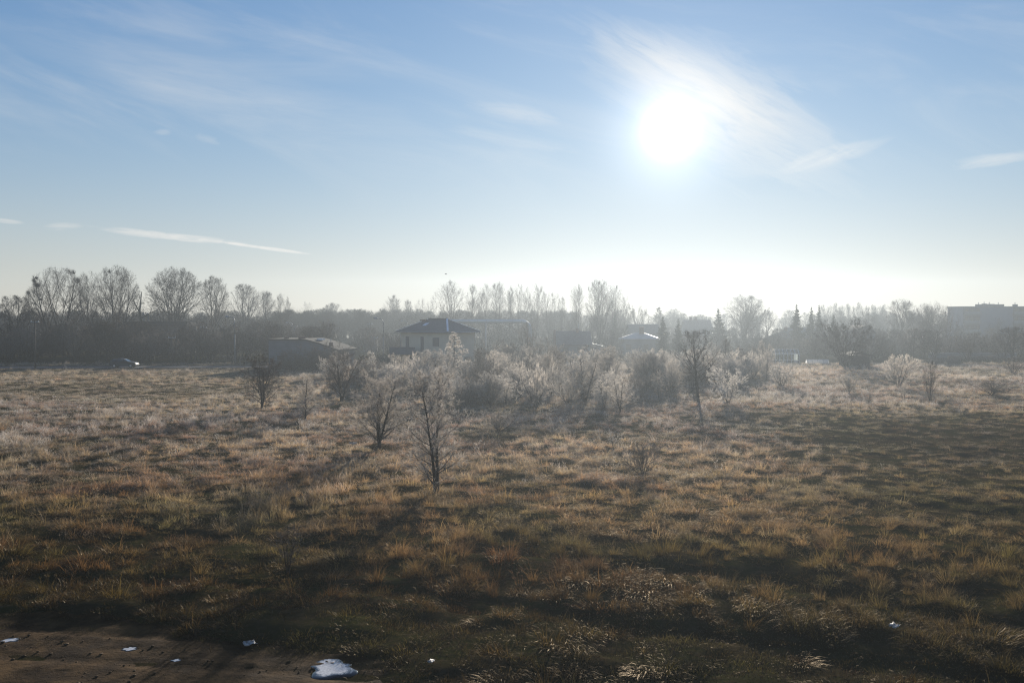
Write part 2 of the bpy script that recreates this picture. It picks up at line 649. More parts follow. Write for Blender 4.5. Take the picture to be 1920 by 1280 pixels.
def rutmask(x, y):
    wob = (vnoise(x, y, 4.0, 55, 2) - 0.5) * 1.6
    m = 0
    for r in RUTS:
        d = line_dist(x, y, r) + wob * 0.5
        m = np.maximum(m, 1 - sstep(np.abs(d), 0.35, 0.9))
    return m


def height(x, y):
    x, y = np.asarray(x, float), np.asarray(y, float)
    near = 1 - sstep(y, 120, 165)
    h = (vnoise(x, y, 22, 3, 2) - 0.5) * 0.42 * near
    hum = vnoise(x, y, 1.5, 5, 2)
    h = h + (sstep(hum, 0.35, 0.8) * 0.15 + (vnoise(x, y, 0.8, 9, 2) - 0.5) * 0.12) * near
    mm = mudmask(x, y) if np.min(y) < 45 else 0
    h = h * (1 - 0.92 * mm) - 0.09 * mm
    if np.min(y) < 70:
        h = h - 0.15 * rutmask(x, y)
    h = h * sstep(y, -60, 5)
    return h


def build_ground():
    ys = [-400, -150, -60, -20, 0, 8, 14]
    y = 17.0
    while y < 60:
        ys.append(y)
        y += 0.28
    while y < 175:
        ys.append(y)
        y += 0.28 + (y - 60) * 0.008
    while y < 430:
        ys.append(y)
        y *= 1.12
    xs = np.concatenate([-np.geomspace(1200, 100, 18), np.arange(-98, -34, 0.9), np.arange(-34, 34, 0.30), np.arange(34, 99, 0.9), np.geomspace(100, 1200, 18)])
    ys = np.array(ys)
    X, Y = np.meshgrid(xs, ys)
    Z = height(X, Y)
    V = np.stack([X, Y, Z], -1).reshape(-1, 3)
    nx, ny = len(xs), len(ys)
    i = np.arange(nx - 1)[None, :] + nx * np.arange(ny - 1)[:, None]
    Fq = np.stack([i, i + 1, i + nx + 1, i + nx], -1).reshape(-1, 4)
    o = link('ground', mesh_np('ground', V, Fq, smooth=True), M['soil'])
    tag(o, kind='structure')


build_ground()


PUD = [(622, 1247, .66, .62), (243, 1212, .20, .16), (18, 1196, .26, .16), (330, 1232, .13, .10)]
PUDG = [(*at(a, b), rx, ry) for a, b, rx, ry in PUD]


def mud_z(x, y):
    mm = mudmask(x, y)
    z = height(x, y) - 0.10 + 0.14 * sstep(mm, 0.02, 0.85)
    z = z + (vnoise(x, y, 1.3, 44, 4) - 0.5) * 0.07 * mm + sstep(vnoise(x, y, 0.42, 91, 2), 0.66, 0.85) * 0.022 * mm
    # wheel tracks pressed along the path
    q = y + 0.16 * x
    z = z - 0.03 * mm * (1 - sstep(np.abs(np.mod(q * 1.0, 2.1) - 1.0), 0.10, 0.42))
    for px_, py_, rx, ry in PUDG:
        z = z - 0.05 * np.exp(-(((x - px_) / rx) ** 2 + ((y - py_) / ry) ** 2) * 0.8)
    return z


def build_mud():
    xs, ys = np.arange(-19, -0.5, 0.11), np.arange(13, 30, 0.11)
    X, Y = np.meshgrid(xs, ys)
    mm = mudmask(X, Y)
    V = np.stack([X, Y, mud_z(X, Y)], -1).reshape(-1, 3)
    nx, ny = len(xs), len(ys)
    i = np.arange(nx - 1)[None, :] + nx * np.arange(ny - 1)[:, None]
    Fq = np.stack([i, i + 1, i + nx + 1, i + nx], -1).reshape(-1, 4)
    keep = mm.reshape(-1)[Fq].max(1) > 0.0
    tag(link('dirt_path', mesh_np('dirt_path', V, Fq[keep], smooth=True), M['mud']), kind='structure')


build_mud()

def build_gravel():
    r = np.random.default_rng(77)
    n = 1500
    x, y = r.uniform(-16, -1, n), r.uniform(17, 28, n)
    ok = (mudmask(x, y) > 0.25) & (r.uniform(0, 1, n) < 0.25 + 1.2 * sstep(vnoise(x, y, 1.4, 61, 2), .45, .7))
    x, y = x[ok], y[ok]
    n = len(x)
    z = mud_z(x, y)
    ico = np.array([(0, 0, 1), (.89, 0, .45), (.28, .85, .45), (-.72, .53, .45), (-.72, -.53, .45), (.28, -.85, .45), (0, 0, -1)])
    fc = np.array([(0, 1, 2), (0, 2, 3), (0, 3, 4), (0, 4, 5), (0, 5, 1), (6, 2, 1), (6, 3, 2), (6, 4, 3), (6, 5, 4), (6, 1, 5)])
    sz = (r.uniform(0, 1, n) ** 3 * .055 + .012)
    V = ico[None] * (sz[:, None] * r.uniform(.6, 1.3, (n, 7)))[:, :, None] * np.array([1.2, 1.2, .6]) + np.stack([x, y, z + sz * .15], -1)[:, None]
    Fc = (fc[None] + (np.arange(n) * 7)[:, None, None]).reshape(-1, 3)
    tag(link('gravel', mesh_np('gravel', V.reshape(-1, 3), Fc), M['clod']), 'small clods and pebbles strewn over the muddy track', kind='stuff')


build_gravel()
mb = MB()
for k in range(40):
    x0, x1 = -230 + k * 5, -225 + k * 5
    f = lambda x: 168 + 0.045 * (x + 70)
    mb.poly([(x0, f(x0), 0.03), (x1, f(x1), 0.03), (x1, f(x1) + 6.0, 0.03), (x0, f(x0) + 6.0, 0.03)])
tag(mb.build('road', M['asphalt']), kind='structure')


def gz(x, y):
    return float(height(np.array([x]), np.array([y]))[0])


# ------------------------------------------------------------------ grass (tussocks scattered over the field)
def nrm(a):
    return a / np.maximum(np.linalg.norm(a, axis=-1, keepdims=True), 1e-9)


def blades(rng, n, rad, hgt, lean, droop, wid, k=4, flow=(0, 0), hvar=0.45):
    """ribbons; returns V, F(tri), tipness, bladevar"""
    a = rng.uniform(0, 2 * np.pi, n)
    r = rad * np.sqrt(rng.uniform(0, 1, n))
    base = np.stack([r * np.cos(a), r * np.sin(a), np.full(n, -0.06)], -1)
    out = np.stack([np.cos(a), np.sin(a)], -1) * (0.35 + 0.65 * r / rad)[:, None] + rng.normal(0, 0.45, (n, 2)) + np.array(flow)
    L = hgt * (1 + rng.normal(0, hvar, n)).clip(0.35, 1.9) * (1.1 - 0.45 * (r / rad))
    d = nrm(np.concatenate([out * lean, np.ones((n, 1))], 1))
    P = [base]
    step = L / (k - 1)
    for i in range(k - 1):
        P.append(P[-1] + d * step[:, None])
        g = np.concatenate([out * droop * 0.6, np.full((n, 1), -droop)], 1)
        d = nrm(d + g * (i + 1) / (k - 1))
    P = np.stack(P, 1)                                # n,k,3
    P[:, :, 2] = np.maximum(P[:, :, 2], -0.06 + 0.02 * np.arange(k)[None, :])
    side = rng.uniform(0, np.pi, n)
    sd = np.stack([np.cos(side), np.sin(side), np.zeros(n)], -1)
    wd = wid * rng.uniform(0.6, 1.3, n)
    prof = np.linspace(1, 0.25, k)
    Lf = P - sd[:, None] * (wd[:, None] * prof)[:, :, None] * 0.5
    Rt = P + sd[:, None] * (wd[:, None] * prof)[:, :, None] * 0.5
    V = np.stack([Lf, Rt], 2).reshape(n, 2 * k, 3)
    tri = []
    for i in range(k - 1):
        tri += [(2 * i, 2 * i + 1, 2 * i + 3), (2 * i, 2 * i + 3, 2 * i + 2)]
    Fc = (np.array(tri)[None] + (np.arange(n) * 2 * k)[:, None, None]).reshape(-1, 3)
    tp = np.repeat(np.linspace(0, 1, k), 2)[None].repeat(n, 0)
    bv = rng.uniform(0, 1, n)[:, None].repeat(2 * k, 1)
    return V.reshape(-1, 3), Fc, tp.ravel(), bv.ravel()


def join(parts):
    V, Fc, T, B, off = [], [], [], [], 0
    for v, f, t, b in parts:
        V.append(v)
        Fc.append(f + off)
        T.append(t)
        B.append(b)
        off += len(v)
    return np.concatenate(V), np.concatenate(Fc), np.concatenate(T), np.concatenate(B)


tuft_col = bpy.data.collections.new('grass_tufts')
TUFTS = []


def tuft(parts):
    V, Fc, T, B = join(parts)
    i = len(TUFTS)
    me = mesh_np('tuft_%02d' % i, V, Fc, {'tipness': ('FLOAT', T), 'bladevar': ('FLOAT', B)})
    me.materials.append(M['grass'])
    o = bpy.data.objects.new('tuft_%02d' % i, me)
    tuft_col.objects.link(o)
    TUFTS.append(o)
    return i


g = np.random.default_rng(5)
KINDS = {'tall': [], 'mound': [], 'low': [], 'stalk': [], 'thatch': []}
for q in range(3):
    KINDS['thatch'].append(tuft([blades(g, 170, 0.55, 0.10, 1.3, 0.8, 0.016, 3, g.normal(0, 0.3, 2))]))
for q in range(4):
    KINDS['tall'].append(tuft([blades(g, 95, 0.17, 0.58, 0.35, 0.45, 0.012, 5, g.normal(0, 0.25, 2)),
                               blades(g, 60, 0.28, 0.34, 0.8, 0.8, 0.013, 4)]))
for q in range(6):
    fl = g.normal(0, 0.45, 2)
    KINDS['mound'].append(tuft([blades(g, 130, 0.26, 0.46, 0.7, 1.0, 0.014, 5, fl),
                                blades(g, 90, 0.42, 0.28, 1.0, 1.2, 0.015, 4, fl)]))
for q in range(4):
    KINDS['low'].append(tuft([blades(g, 150, 0.55, 0.19, 0.9, 0.7, 0.013, 4, g.normal(0, 0.3, 2))]))
for q in range(4):
    st = blades(g, 9, 0.22, 0.95, 0.16, 0.10, 0.012, 5, (0, 0), 0.2)
    hd = []
    V = st[0].reshape(9, 10, 3)
    for b in range(9):
        tp = V[b, -1]
        h = blades(g, 7, 0.015, 0.14, 0.9, 0.3, 0.012, 3)
        hd.append((h[0] + tp - np.array([0, 0, 0.02]), h[1], np.clip(h[2] + 0.6, 0, 1), h[3]))
    KINDS['stalk'].append(tuft([st] + hd + [blades(g, 50, 0.3, 0.3, 0.7, 0.7, 0.013, 4)]))


def scatter_points(ymin, ymax, dens, rng, marg=1.10, xpad=3):
    """jittered strips so that density is even"""
    out = []
    y = ymin
    while y < ymax:
        dy = 1.5
        half = y * (960 / F) * marg + xpad
        n = rng.poisson(dens * dy * 2 * half)
        out.append(np.stack([rng.uniform(-half, half, n), rng.uniform(y, y + dy, n)], -1))
        y += dy
    return np.concatenate(out)


TAWNY, BROWN = np.array([0.41, 0.262, 0.132]), np.array([0.190, 0.112, 0.056])
OLIVE, GREEN = np.array([0.150, 0.132, 0.050]), np.array([0.105, 0.115, 0.030])
STRAW = np.array([0.48, 0.370, 0.235])


def build_grass():
    r = np.random.default_rng(21)
    near = scatter_points(15, 60, 4.6, r)
    mid = scatter_points(60, 110, 2.9, r)
    far = scatter_points(110, 185, 2.2, r)
    th = scatter_points(15, 75, 4.0, r)
    th2 = scatter_points(75, 185, 2.0, r)
    ex = np.stack([r.uniform(-19, 0, 9000), r.uniform(15, 30, 9000)], -1)
    sd = poly_dist(ex[:, 0], ex[:, 1], MUD) + (vnoise(ex[:, 0], ex[:, 1], 0.9, 73, 2) - .5) * 1.6
    ex = ex[(sd > -.7) & (sd < .75) & (r.uniform(-.3, 1, len(sd)) > sd)]                # ragged fringe of grass at the edge of the mud
    P = np.concatenate([near, mid, far, ex, th, th2])
    fringe = np.zeros(len(P), bool)
    fringe[len(near) + len(mid) + len(far):len(P) - len(th) - len(th2)] = True
    is_th = np.arange(len(P)) >= len(P) - len(th) - len(th2)
    x, y = P[:, 0], P[:, 1]
    n = len(P)
    mud = mudmask(x, y)
    mud = np.where(fringe, 0.25, mud)
    rut = np.where(y < 70, rutmask(x, y), 0)
    patch = vnoise(x, y, 9, 101, 3)
    patch2 = vnoise(x, y, 16, 103, 3)
    clump = vnoise(x, y, 1.5, 5, 2)               # same noise as the hummocks
    fine = vnoise(x, y, 1.0, 107, 2)
    # image-free regions described on the ground
    olive_right = sstep(x - 0.16 * y, 2, 14) * sstep(y, 30, 48) * (1 - sstep(y, 84, 100))
    green_near = (1 - sstep(y, 22, 36))
    flat_left = sstep(-x - 0.10 * y, 8, 22) * sstep(y, 95, 118)
    keep = r.uniform(0, 1, n) > np.clip(mud * 1.02, 0, 0.955)
    keep &= (r.uniform(0, 1, n) > rut * 0.55) | is_th
    gap = sstep(0.50 - fine, 0.0, 0.10) * (1 - 0.5 * flat_left)
    keep &= (r.uniform(0, 1, n) > gap * 0.85) | is_th
    road = (x < -30) & (y > 166.5 + 0.045 * (x + 70)) & (y < 175.5 + 0.045 * (x + 70))
    keep &= ~road
    u = r.uniform(0, 1, n)
    low_p = np.clip(0.22 + 0.45 * olive_right + 0.65 * flat_left + 0.9 * rut + 0.35 * green_near + 0.8 * mud + 0.6 * sstep(0.45 - patch, 0, 0.2), 0, 1)
    tall_p = np.clip(0.10 + 0.75 * sstep(patch, 0.52, 0.68), 0, 0.8) * (1 - olive_right * 0.7)
    idx = np.empty(n, np.int32)
    sc = np.empty(n)
    for i in range(n):
        if is_th[i]:
            k, s = 'thatch', r.uniform(0.8, 1.3)
        elif fringe[i]:
            k, s = ('low' if u[i] < .6 else 'thatch'), r.uniform(0.4, 1.0)
        elif u[i] < low_p[i]:
            k, s = 'low', r.uniform(0.7, 1.25)
        else:
            v = r.uniform()
            if v < 0.035:
                k, s = 'stalk', r.uniform(0.55, 0.95)
            elif v < 0.035 + tall_p[i]:
                k, s = 'tall', r.uniform(0.6, 1.15)
            else:
                k, s = 'mound', r.uniform(0.75, 1.4) * (0.7 + 0.6 * clump[i])
        idx[i] = KINDS[k][r.integers(len(KINDS[k]))]
        sc[i] = s
    sc *= (1 - 0.45 * mud) * (1 - 0.3 * olive_right)
    w1 = sstep(patch2, 0.42, 0.57)[:, None]
    rd = sstep(vnoise(x, y, 6.5, 131, 3), 0.52, 0.62)[:, None]
    mo = (sstep(vnoise(x, y, 4.5, 137, 3), 0.52, 0.64) * (1 - sstep(y, 38, 62)))[:, None]
    w2 = sstep(vnoise(x, y, 5, 111, 3), 0.42, 0.66)[:, None]
    w3 = sstep(vnoise(x, y, 3.5, 113, 2), 0.5, 0.75)[:, None]
    c = BROWN * (1 - w1) + TAWNY * w1
    c = c * (1 - 0.6 * w2) + (OLIVE * 0.6 + TAWNY * 0.4) * 0.6 * w2
    c = c * (1 - 0.45 * w3) + STRAW * 0.45 * w3
    c = c * (1 - 0.6 * rd) + np.array([0.215, 0.098, 0.045]) * 0.6 * rd
    c = c * (1 - 0.4 * mo) + np.array([0.135, 0.150, 0.030]) * 0.4 * mo
    low = np.isin(idx, KINDS['low'])[:, None]
    c = np.where(low, c * 0.45 + OLIVE * 0.55, c)
    for msk, colr, k in ((olive_right, OLIVE * 0.85, 0.65), (green_near, GREEN, 0.6), (flat_left, STRAW * 0.75, 0.5), (mud, GREEN, 0.6)):
        q = (msk * k)[:, None] * (0.5 + r.uniform(0, 0.9, (n, 1))).clip(0, 1)
        c = c * (1 - q) + colr * q
    brown_r = (sstep(x - 0.30 * y, 2, 9) * sstep(y, 50, 66) * (1 - sstep(y, 76, 92)))[:, None]
    c = c * (1 - 0.6 * brown_r) + np.array([0.095, 0.058, 0.042]) * 0.6 * brown_r
    c = c * (0.25 + 0.75 * sstep(y, 22, 62))[:, None]      # foreground shading painted into the tint, darker towards the camera
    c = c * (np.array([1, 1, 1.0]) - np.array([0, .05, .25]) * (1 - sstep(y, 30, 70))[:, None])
    c = np.where(is_th[:, None], c * 0.5, c)            # old matted litter, darkened to paint shade into the gaps between tussocks
    c = c * r.normal(1, 0.27, (n, 1)).clip(0.55, 1.5) * (1 + r.normal(0, 0.03, (n, 3)))
    fr = 0.02 + 0.80 * sstep(y, 34, 80) + 0.25 * sstep(y, 80, 130)
    fr = fr * (1 - 0.45 * flat_left) * (1 - 0.55 * olive_right) * (1 - 0.5 * brown_r[:, 0])
    fr = fr * (0.45 + 0.9 * vnoise(x, y, 6, 117, 2)) + r.normal(0, 0.16, n) * sstep(y, 30, 60)
    fr = np.clip(np.where(is_th, fr * 0.25, fr * 1.15), 0, 0.97)
    z = height(x, y) - 0.02
    V = np.stack([x, y, z], -1)[keep]
    me = bpy.data.meshes.new('grass')
    k = len(V)
    me.vertices.add(k)
    me.vertices.foreach_set('co', V.astype(np.float32).ravel())

    def add(nm, typ, dat, key='value'):
        a_ = me.attributes.new(nm, typ, 'POINT')
        a_.data.foreach_set(key, np.ascontiguousarray(dat).ravel())
    add('pick', 'INT', idx[keep].astype(np.int32))
    s3 = np.stack([sc, sc, sc * r.uniform(0.75, 1.2, n)], -1)[keep].astype(np.float32)
    add('size', 'FLOAT_VECTOR', s3, 'vector')
    rot = np.stack([r.normal(0, 0.12, n), r.normal(0, 0.12, n), r.uniform(0, 6.283, n)], -1)[keep].astype(np.float32)
    add('turn', 'FLOAT_VECTOR', rot, 'vector')
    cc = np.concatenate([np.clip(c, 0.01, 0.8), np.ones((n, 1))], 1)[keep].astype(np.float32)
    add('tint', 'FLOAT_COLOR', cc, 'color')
    add('frost', 'FLOAT', fr[keep].astype(np.float32))
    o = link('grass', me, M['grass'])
    scatter(o, tuft_col)
    tag(o, 'frosted dry brown and olive grass tussocks covering the whole field', kind='stuff')
    return k


def scatter(o, coll):
    ng = bpy.data.node_groups.new('scatter_' + o.name, 'GeometryNodeTree')
    ng.interface.new_socket('Geometry', in_out='INPUT', socket_type='NodeSocketGeometry')
    ng.interface.new_socket('Geometry', in_out='OUTPUT', socket_type='NodeSocketGeometry')
    N, Lk = ng.nodes, ng.links
    gi, go = N.new('NodeGroupInput'), N.new('NodeGroupOutput')
    inst = N.new('GeometryNodeInstanceOnPoints')
    ci = N.new('GeometryNodeCollectionInfo')
    ci.inputs['Collection'].default_value = coll
    ci.inputs['Separate Children'].default_value = True
    ci.inputs['Reset Children'].default_value = True

    def na(nm, typ):
        a_ = N.new('GeometryNodeInputNamedAttribute')
        a_.data_type = typ
        a_.inputs['Name'].default_value = nm
        return a_.outputs['Attribute']
    Lk.new(gi.outputs[0], inst.inputs['Points'])
    Lk.new(ci.outputs[0], inst.inputs['Instance'])
    inst.inputs['Pick Instance'].default_value = True
    Lk.new(na('pick', 'INT'), inst.inputs['Instance Index'])
    er = N.new('FunctionNodeEulerToRotation')
    Lk.new(na('turn', 'FLOAT_VECTOR'), er.inputs[0])
    Lk.new(er.outputs[0], inst.inputs['Rotation'])
    Lk.new(na('size', 'FLOAT_VECTOR'), inst.inputs['Scale'])
    Lk.new(inst.outputs[0], go.inputs[0])
    md = o.modifiers.new('scatter', 'NODES')
    md.node_group = ng


print('grass tufts', build_grass())


# ------------------------------------------------------------------ bare trees
def frames(T):
    ref = np.where(np.abs(T[..., 2:3]) > 0.9, np.array([1.0, 0, 0]), np.array([0, 0, 1.0]))
    U = nrm(np.cross(T, ref))
    return U, np.cross(T, U)


def integrate(start, d, length, k, up, wig, rng):
    P = [start]
    step = (length / (k - 1))[:, None]
    for i in range(k - 1):
        P.append(P[-1] + d * step)
        d = nrm(d + np.array([0, 0, up / (k - 1)]) + rng.normal(0, wig, d.shape))
    return np.stack(P, 1)


def spawn(P, R, plen, rng, count, t0, t1, ang, angsd, ratio, shape, k, up, wig, rr, rmin):
    n, kp, _ = P.shape
    idx = np.repeat(np.arange(n), count)
    j = np.tile(np.arange(count), n)
    t = t0 + (t1 - t0) * (j + rng.uniform(0, 1, len(j))) / count
    f = t * (kp - 1)
    i0 = np.minimum(f.astype(int), kp - 2)
    fr = (f - i0)[:, None]
    A, B = P[idx, i0], P[idx, i0 + 1]
    pos = A * (1 - fr) + B * fr
    T = nrm(B - A)
    rad = R[idx, i0] * (1 - fr[:, 0]) + R[idx, i0 + 1] * fr[:, 0]
    U, V = frames(T)
    ph = (j * 2.39996 + np.repeat(rng.uniform(0, 6.28, n), count) + rng.normal(0, 0.4, len(j)))[:, None]
    an = np.radians(rng.normal(ang, angsd, len(j)))[:, None]
    d = nrm(T * np.cos(an) + (U * np.cos(ph) + V * np.sin(ph)) * np.sin(an))
    ln = plen[idx] * ratio * (1 - shape * (t - t0) / max(1e-6, t1 - t0)) * rng.uniform(0.6, 1.25, len(j))
    C = integrate(pos, d, ln, k, up, wig, rng)
    r0 = np.maximum(rad * rr, rmin)
    RR = r0[:, None] * np.linspace(1, 0.3, k)[None]
    return C, np.maximum(RR, rmin * 0.6), ln


def tubes(P, R, s):
    n, k, _ = P.shape
    T = nrm(np.gradient(P, axis=1))
    U, V = frames(T[:, 0])
    U = U[:, None].repeat(k, 1)
    U = nrm(U - T * np.sum(U * T, -1, keepdims=True))
    V = np.cross(T, U)
    a = np.arange(s) * 2 * np.pi / s
    ring = P[:, :, None] + R[:, :, None, None] * (U[:, :, None] * np.cos(a)[:, None] + V[:, :, None] * np.sin(a)[:, None])
    vid = np.arange(n * k * s).reshape(n, k, s)
    A, B = vid[:, :-1], vid[:, 1:]
    A2, B2 = np.roll(A, -1, 2), np.roll(B, -1, 2)
    Fc = np.concatenate([np.stack([A, A2, B2], -1).reshape(-1, 3), np.stack([A, B2, B], -1).reshape(-1, 3)])
    return ring.reshape(-1, 3), Fc


def cones(S, E, r, sides=3):
    n = len(S)
    T = nrm(E - S)
    U, V = frames(T)
    a = np.arange(3) * 2 * np.pi / 3
    ring = S[:, None] + r[:, None, None] * (U[:, None] * np.cos(a)[:, None] + V[:, None] * np.sin(a)[:, None])
    Vv = np.concatenate([ring, E[:, None]], 1).reshape(-1, 3)
    q = (np.arange(n) * 4)[:, None]
    Fc = np.concatenate([np.concatenate([q + i, q + (i + 1) % 3, q + 3], 1) for i in range(sides)])
    return Vv, Fc


HAB = {
    # stems: (n, lean, leansd, k, up, wig, r0, t_start_spread)
    'shrub': dict(stems=(7, 27, 12, 6, 0.25, 0.09, 0.014), lev=[(9, .2, 1, 34, 12, .50, .45, 5, .35, .12, .6), (7, .15, 1, 38, 14, .52, .4, 4, .3, .14, .6)], tw=(9, 36, .085, .0034)),
    'bush': dict(stems=(11, 34, 14, 6, 0.35, 0.10, 0.010), lev=[(8, .15, 1, 32, 12, .50, .4, 4, .35, .14, .6), (6, .1, 1, 36, 14, .55, .35, 4, .25, .15, .65)], tw=(10, 38, .075, .0034)),
    'multi': dict(stems=(3, 14, 7, 7, 0.2, 0.06, 0.018), lev=[(14, .12, 1, 44, 9, .50, .62, 6, .45, .09, .5), (8, .15, 1, 38, 12, .48, .4, 4, .35, .13, .55), (5, .2, 1, 36, 14, .5, .3, 3, .25, .14, .6)], tw=(5, 36, .050, .0014)),
    'slender': dict(stems=(2, 7, 5, 8, 0.1, 0.035, 0.014), lev=[(26, .10, 1, 46, 8, .34, .70, 5, .6, .07, .45), (7, .15, 1, 38, 10, .48, .4, 4, .4, .12, .55), (4, .2, 1, 34, 12, .5, .3, 3, .3, .13, .6)], tw=(4, 34, .045, .0012)),
    'dark': dict(env=(.62, .44), stems=(1, 2, 1, 9, 0.1, 0.035, 0.026), lev=[(22, .22, 1, 50, 10, .54, .55, 7, .55, .09, .5), (10, .2, 1, 42, 12, .45, .4, 4, .3, .13, .5)], tw=(5, 36, .070, .0020)),
    'round': dict(stems=(2, 5, 3, 8, 0.1, 0.03, 0.020), lev=[(14, .20, .98, 40, 10, .62, .45, 7, .4, .08, .62), (8, .22, 1, 38, 12, .46, .4, 5, .3, .12, .5), (6, .15, 1, 36, 14, .46, .3, 3, .2, .14, .55)], tw=(4, 30, .050, .0008), env=(.50, .39)),
    'spread': dict(stems=(4, 19, 6, 8, 0.05, 0.05, 0.017), lev=[(13, .18, .98, 42, 9, .58, .5, 7, .3, .08, .6), (9, .2, 1, 38, 12, .46, .4, 5, .3, .12, .5), (5, .15, 1, 36, 14, .48, .3, 3, .2, .14, .55)], tw=(4, 30, .050, .0008), env=(.50, .44)),
    'poplar': dict(stems=(2, 3, 2, 9, 0.05, 0.02, 0.011), lev=[(30, .22, 1, 30, 7, .34, .70, 6, .45, .05, .4), (9, .15, 1, 28, 9, .46, .4, 4, .35, .10, .5)], tw=(5, 24, .070, .0007), env=(.48, .17)),
    'vase': dict(stems=(5, 16, 6, 8, 0.15, 0.04, 0.011), lev=[(14, .2, 1, 32, 8, .38, .55, 6, .4, .08, .5), (10, .15, 1, 32, 10, .46, .4, 4, .3, .12, .5)], tw=(5, 28, .060, .0008), env=(.66, .34)),
    'larch': dict(stems=(1, 1, 1, 9, 0, 0.01, 0.016), lev=[(64, .10, 1, 80, 8, .42, .93, 5, .25, .05, .4), (9, .2, 1, 45, 12, .34, .5, 3, .1, .12, .6)], tw=(7, 45, .035, .0030)),
    'sapling': dict(stems=(3, 9, 6, 6, 0.1, 0.05, 0.011), lev=[(12, .2, 1, 36, 10, .40, .55, 4, .5, .1, .55), (5, .2, 1, 36, 12, .45, .4, 3, .3, .12, .6)], tw=(4, 36, .060, .0035)),
    'scrub': dict(stems=(9, 30, 14, 5, 0.3, 0.10, 0.010), lev=[(8, .12, 1, 36, 12, .5, .4, 4, .3, .12, .6), (5, .1, 1, 36, 14, .55, .35, 3, .3, .14, .65)], tw=(7, 38, .080, .0034)),
}
PROTO = {}


def proto(habit, seed):
    key = (habit, seed)
    if key in PROTO:
        return PROTO[key]
    rng = np.random.default_rng(seed * 101 + len(habit))
    h = HAB[habit]
    ns, lean, lsd, k, up, wig, r0 = h['stems']
    az = np.arange(ns) * 2 * np.pi / ns + rng.uniform(0, 6.28) + rng.normal(0, 0.5, ns)
    ln = np.radians(np.abs(rng.normal(lean, lsd, ns)))
    d = np.stack([np.sin(ln) * np.cos(az), np.sin(ln) * np.sin(az), np.cos(ln)], -1)
    start = np.zeros((ns, 3))
    start[:, :2] = rng.normal(0, 0.012 * (ns > 1), (ns, 2))
    start[:, 2] = -0.03
    L = rng.uniform(0.78, 1.05, ns)
    L[0] = 1.0
    P = integrate(start, d, L, k, up, wig, rng)
    env = h.get('env')

    def fit(P, pl):
        if not env:
            return P, pl
        zc, wr = env
        s_ = np.full(len(P), .22)
        done = np.zeros(len(P), bool)
        for q in (1.4, 1.25, 1.1, .95, .8, .66, .52, .38):
            tp = P[:, 0] + q * (P[:, -1] - P[:, 0])
            zz, az_ = tp[:, 2], np.arctan2(tp[:, 1], tp[:, 0])
            lob = 1 + .08 * np.sin(3 * az_ + 9 * zz + seed) + .06 * np.sin(5 * az_ - 13 * zz + 2 * seed)
            t_ = np.where(zz > zc, (zz - zc) / (1 - zc), (zc - zz) / (zc * 0.95))
            rm = wr * lob * np.sqrt(np.clip(1 - np.abs(t_) ** 2.2, 0, 1))
            ok = (np.hypot(tp[:, 0], tp[:, 1]) < rm) & ~done
            s_[ok] = q
            done |= ok
        s_ = np.minimum(s_ * rng.uniform(.85, 1.06, len(P)), 1.35)
        return P[:, :1] + (P - P[:, :1]) * s_[:, None, None], pl * s_
    P, L = fit(P, L)
    R = r0 * L[:, None] * (np.linspace(1, 0.0, k)[None] ** 0.85 * 0.93 + 0.07)
    R[:, 0] *= 1.35
    trunk = tubes(P, R, 7)
    cv, cf, ct, off = [], [], [], 0

    def add(vf, tip):
        nonlocal off
        cv.append(vf[0])
        cf.append(vf[1] + off)
        ct.append(np.full(len(vf[0]), tip) if np.isscalar(tip) else tip)
        off += len(vf[0])
    pl = L
    nl = len(h['lev'])
    ntw, tang, tlen, tr = h['tw']
    for li, lv in enumerate(h['lev']):
        cnt, t0, t1, ang, asd, ratio, shape, kk, up_, wg, rr = lv
        P, R, pl = spawn(P, R, pl, rng, cnt, t0, t1, ang, asd, ratio, shape, kk, up_, wg, rr, tr * 0.8)
        a, b = li / (nl + 0.6), (li + 1) / (nl + 0.6)
        P, pl = fit(P, pl)
        s = 5 if li == 0 else (4 if li == 1 and nl > 2 else 3)
        add(tubes(P, R, s), np.tile(np.repeat(np.linspace(a * 0.7, b, kk), s), len(P)))
    # twigs on the last level
    Q, RQ, ql = spawn(P, R, np.full(len(P), tlen), rng, ntw, 0.15, 1.0, tang, 14, 1.0, 0.3, 2, 0.0, 0.0, 1.0, tr)
    add(cones(Q[:, 0], Q[:, 1], np.full(len(Q), tr), 2), np.tile(np.array([0.8, 0.8, 0.8, 1.0]), len(Q)))
    Vt, Ft = trunk
    Vc, Fc, Tc = np.concatenate(cv), np.concatenate(cf), np.concatenate(ct)
    # normalise: unit height, unit crown width
    top = np.percentile(Vc[:, 2], 99.8)
    cx, cyy = np.median(Vc[:, 0]) * 0.5, np.median(Vc[:, 1]) * 0.5
    wdt = 2 * np.percentile(np.hypot(Vc[:, 0] - cx, Vc[:, 1] - cyy), 91)
    if env:
        wdt, top = 2.1 * env[1], 1.01
    S = np.array([1 / wdt, 1 / wdt, 1 / top])
    mt = mesh_np('trunk', Vt * S, Ft, smooth=True)
    mc = mesh_np('crown', Vc * S, Fc, {'tipness': ('FLOAT', Tc)}, smooth=False)
    mt.materials.append(M['bark'])
    mc.materials.append(M['twig'])
    PROTO[key] = (mt, mc)
    return PROTO[key]


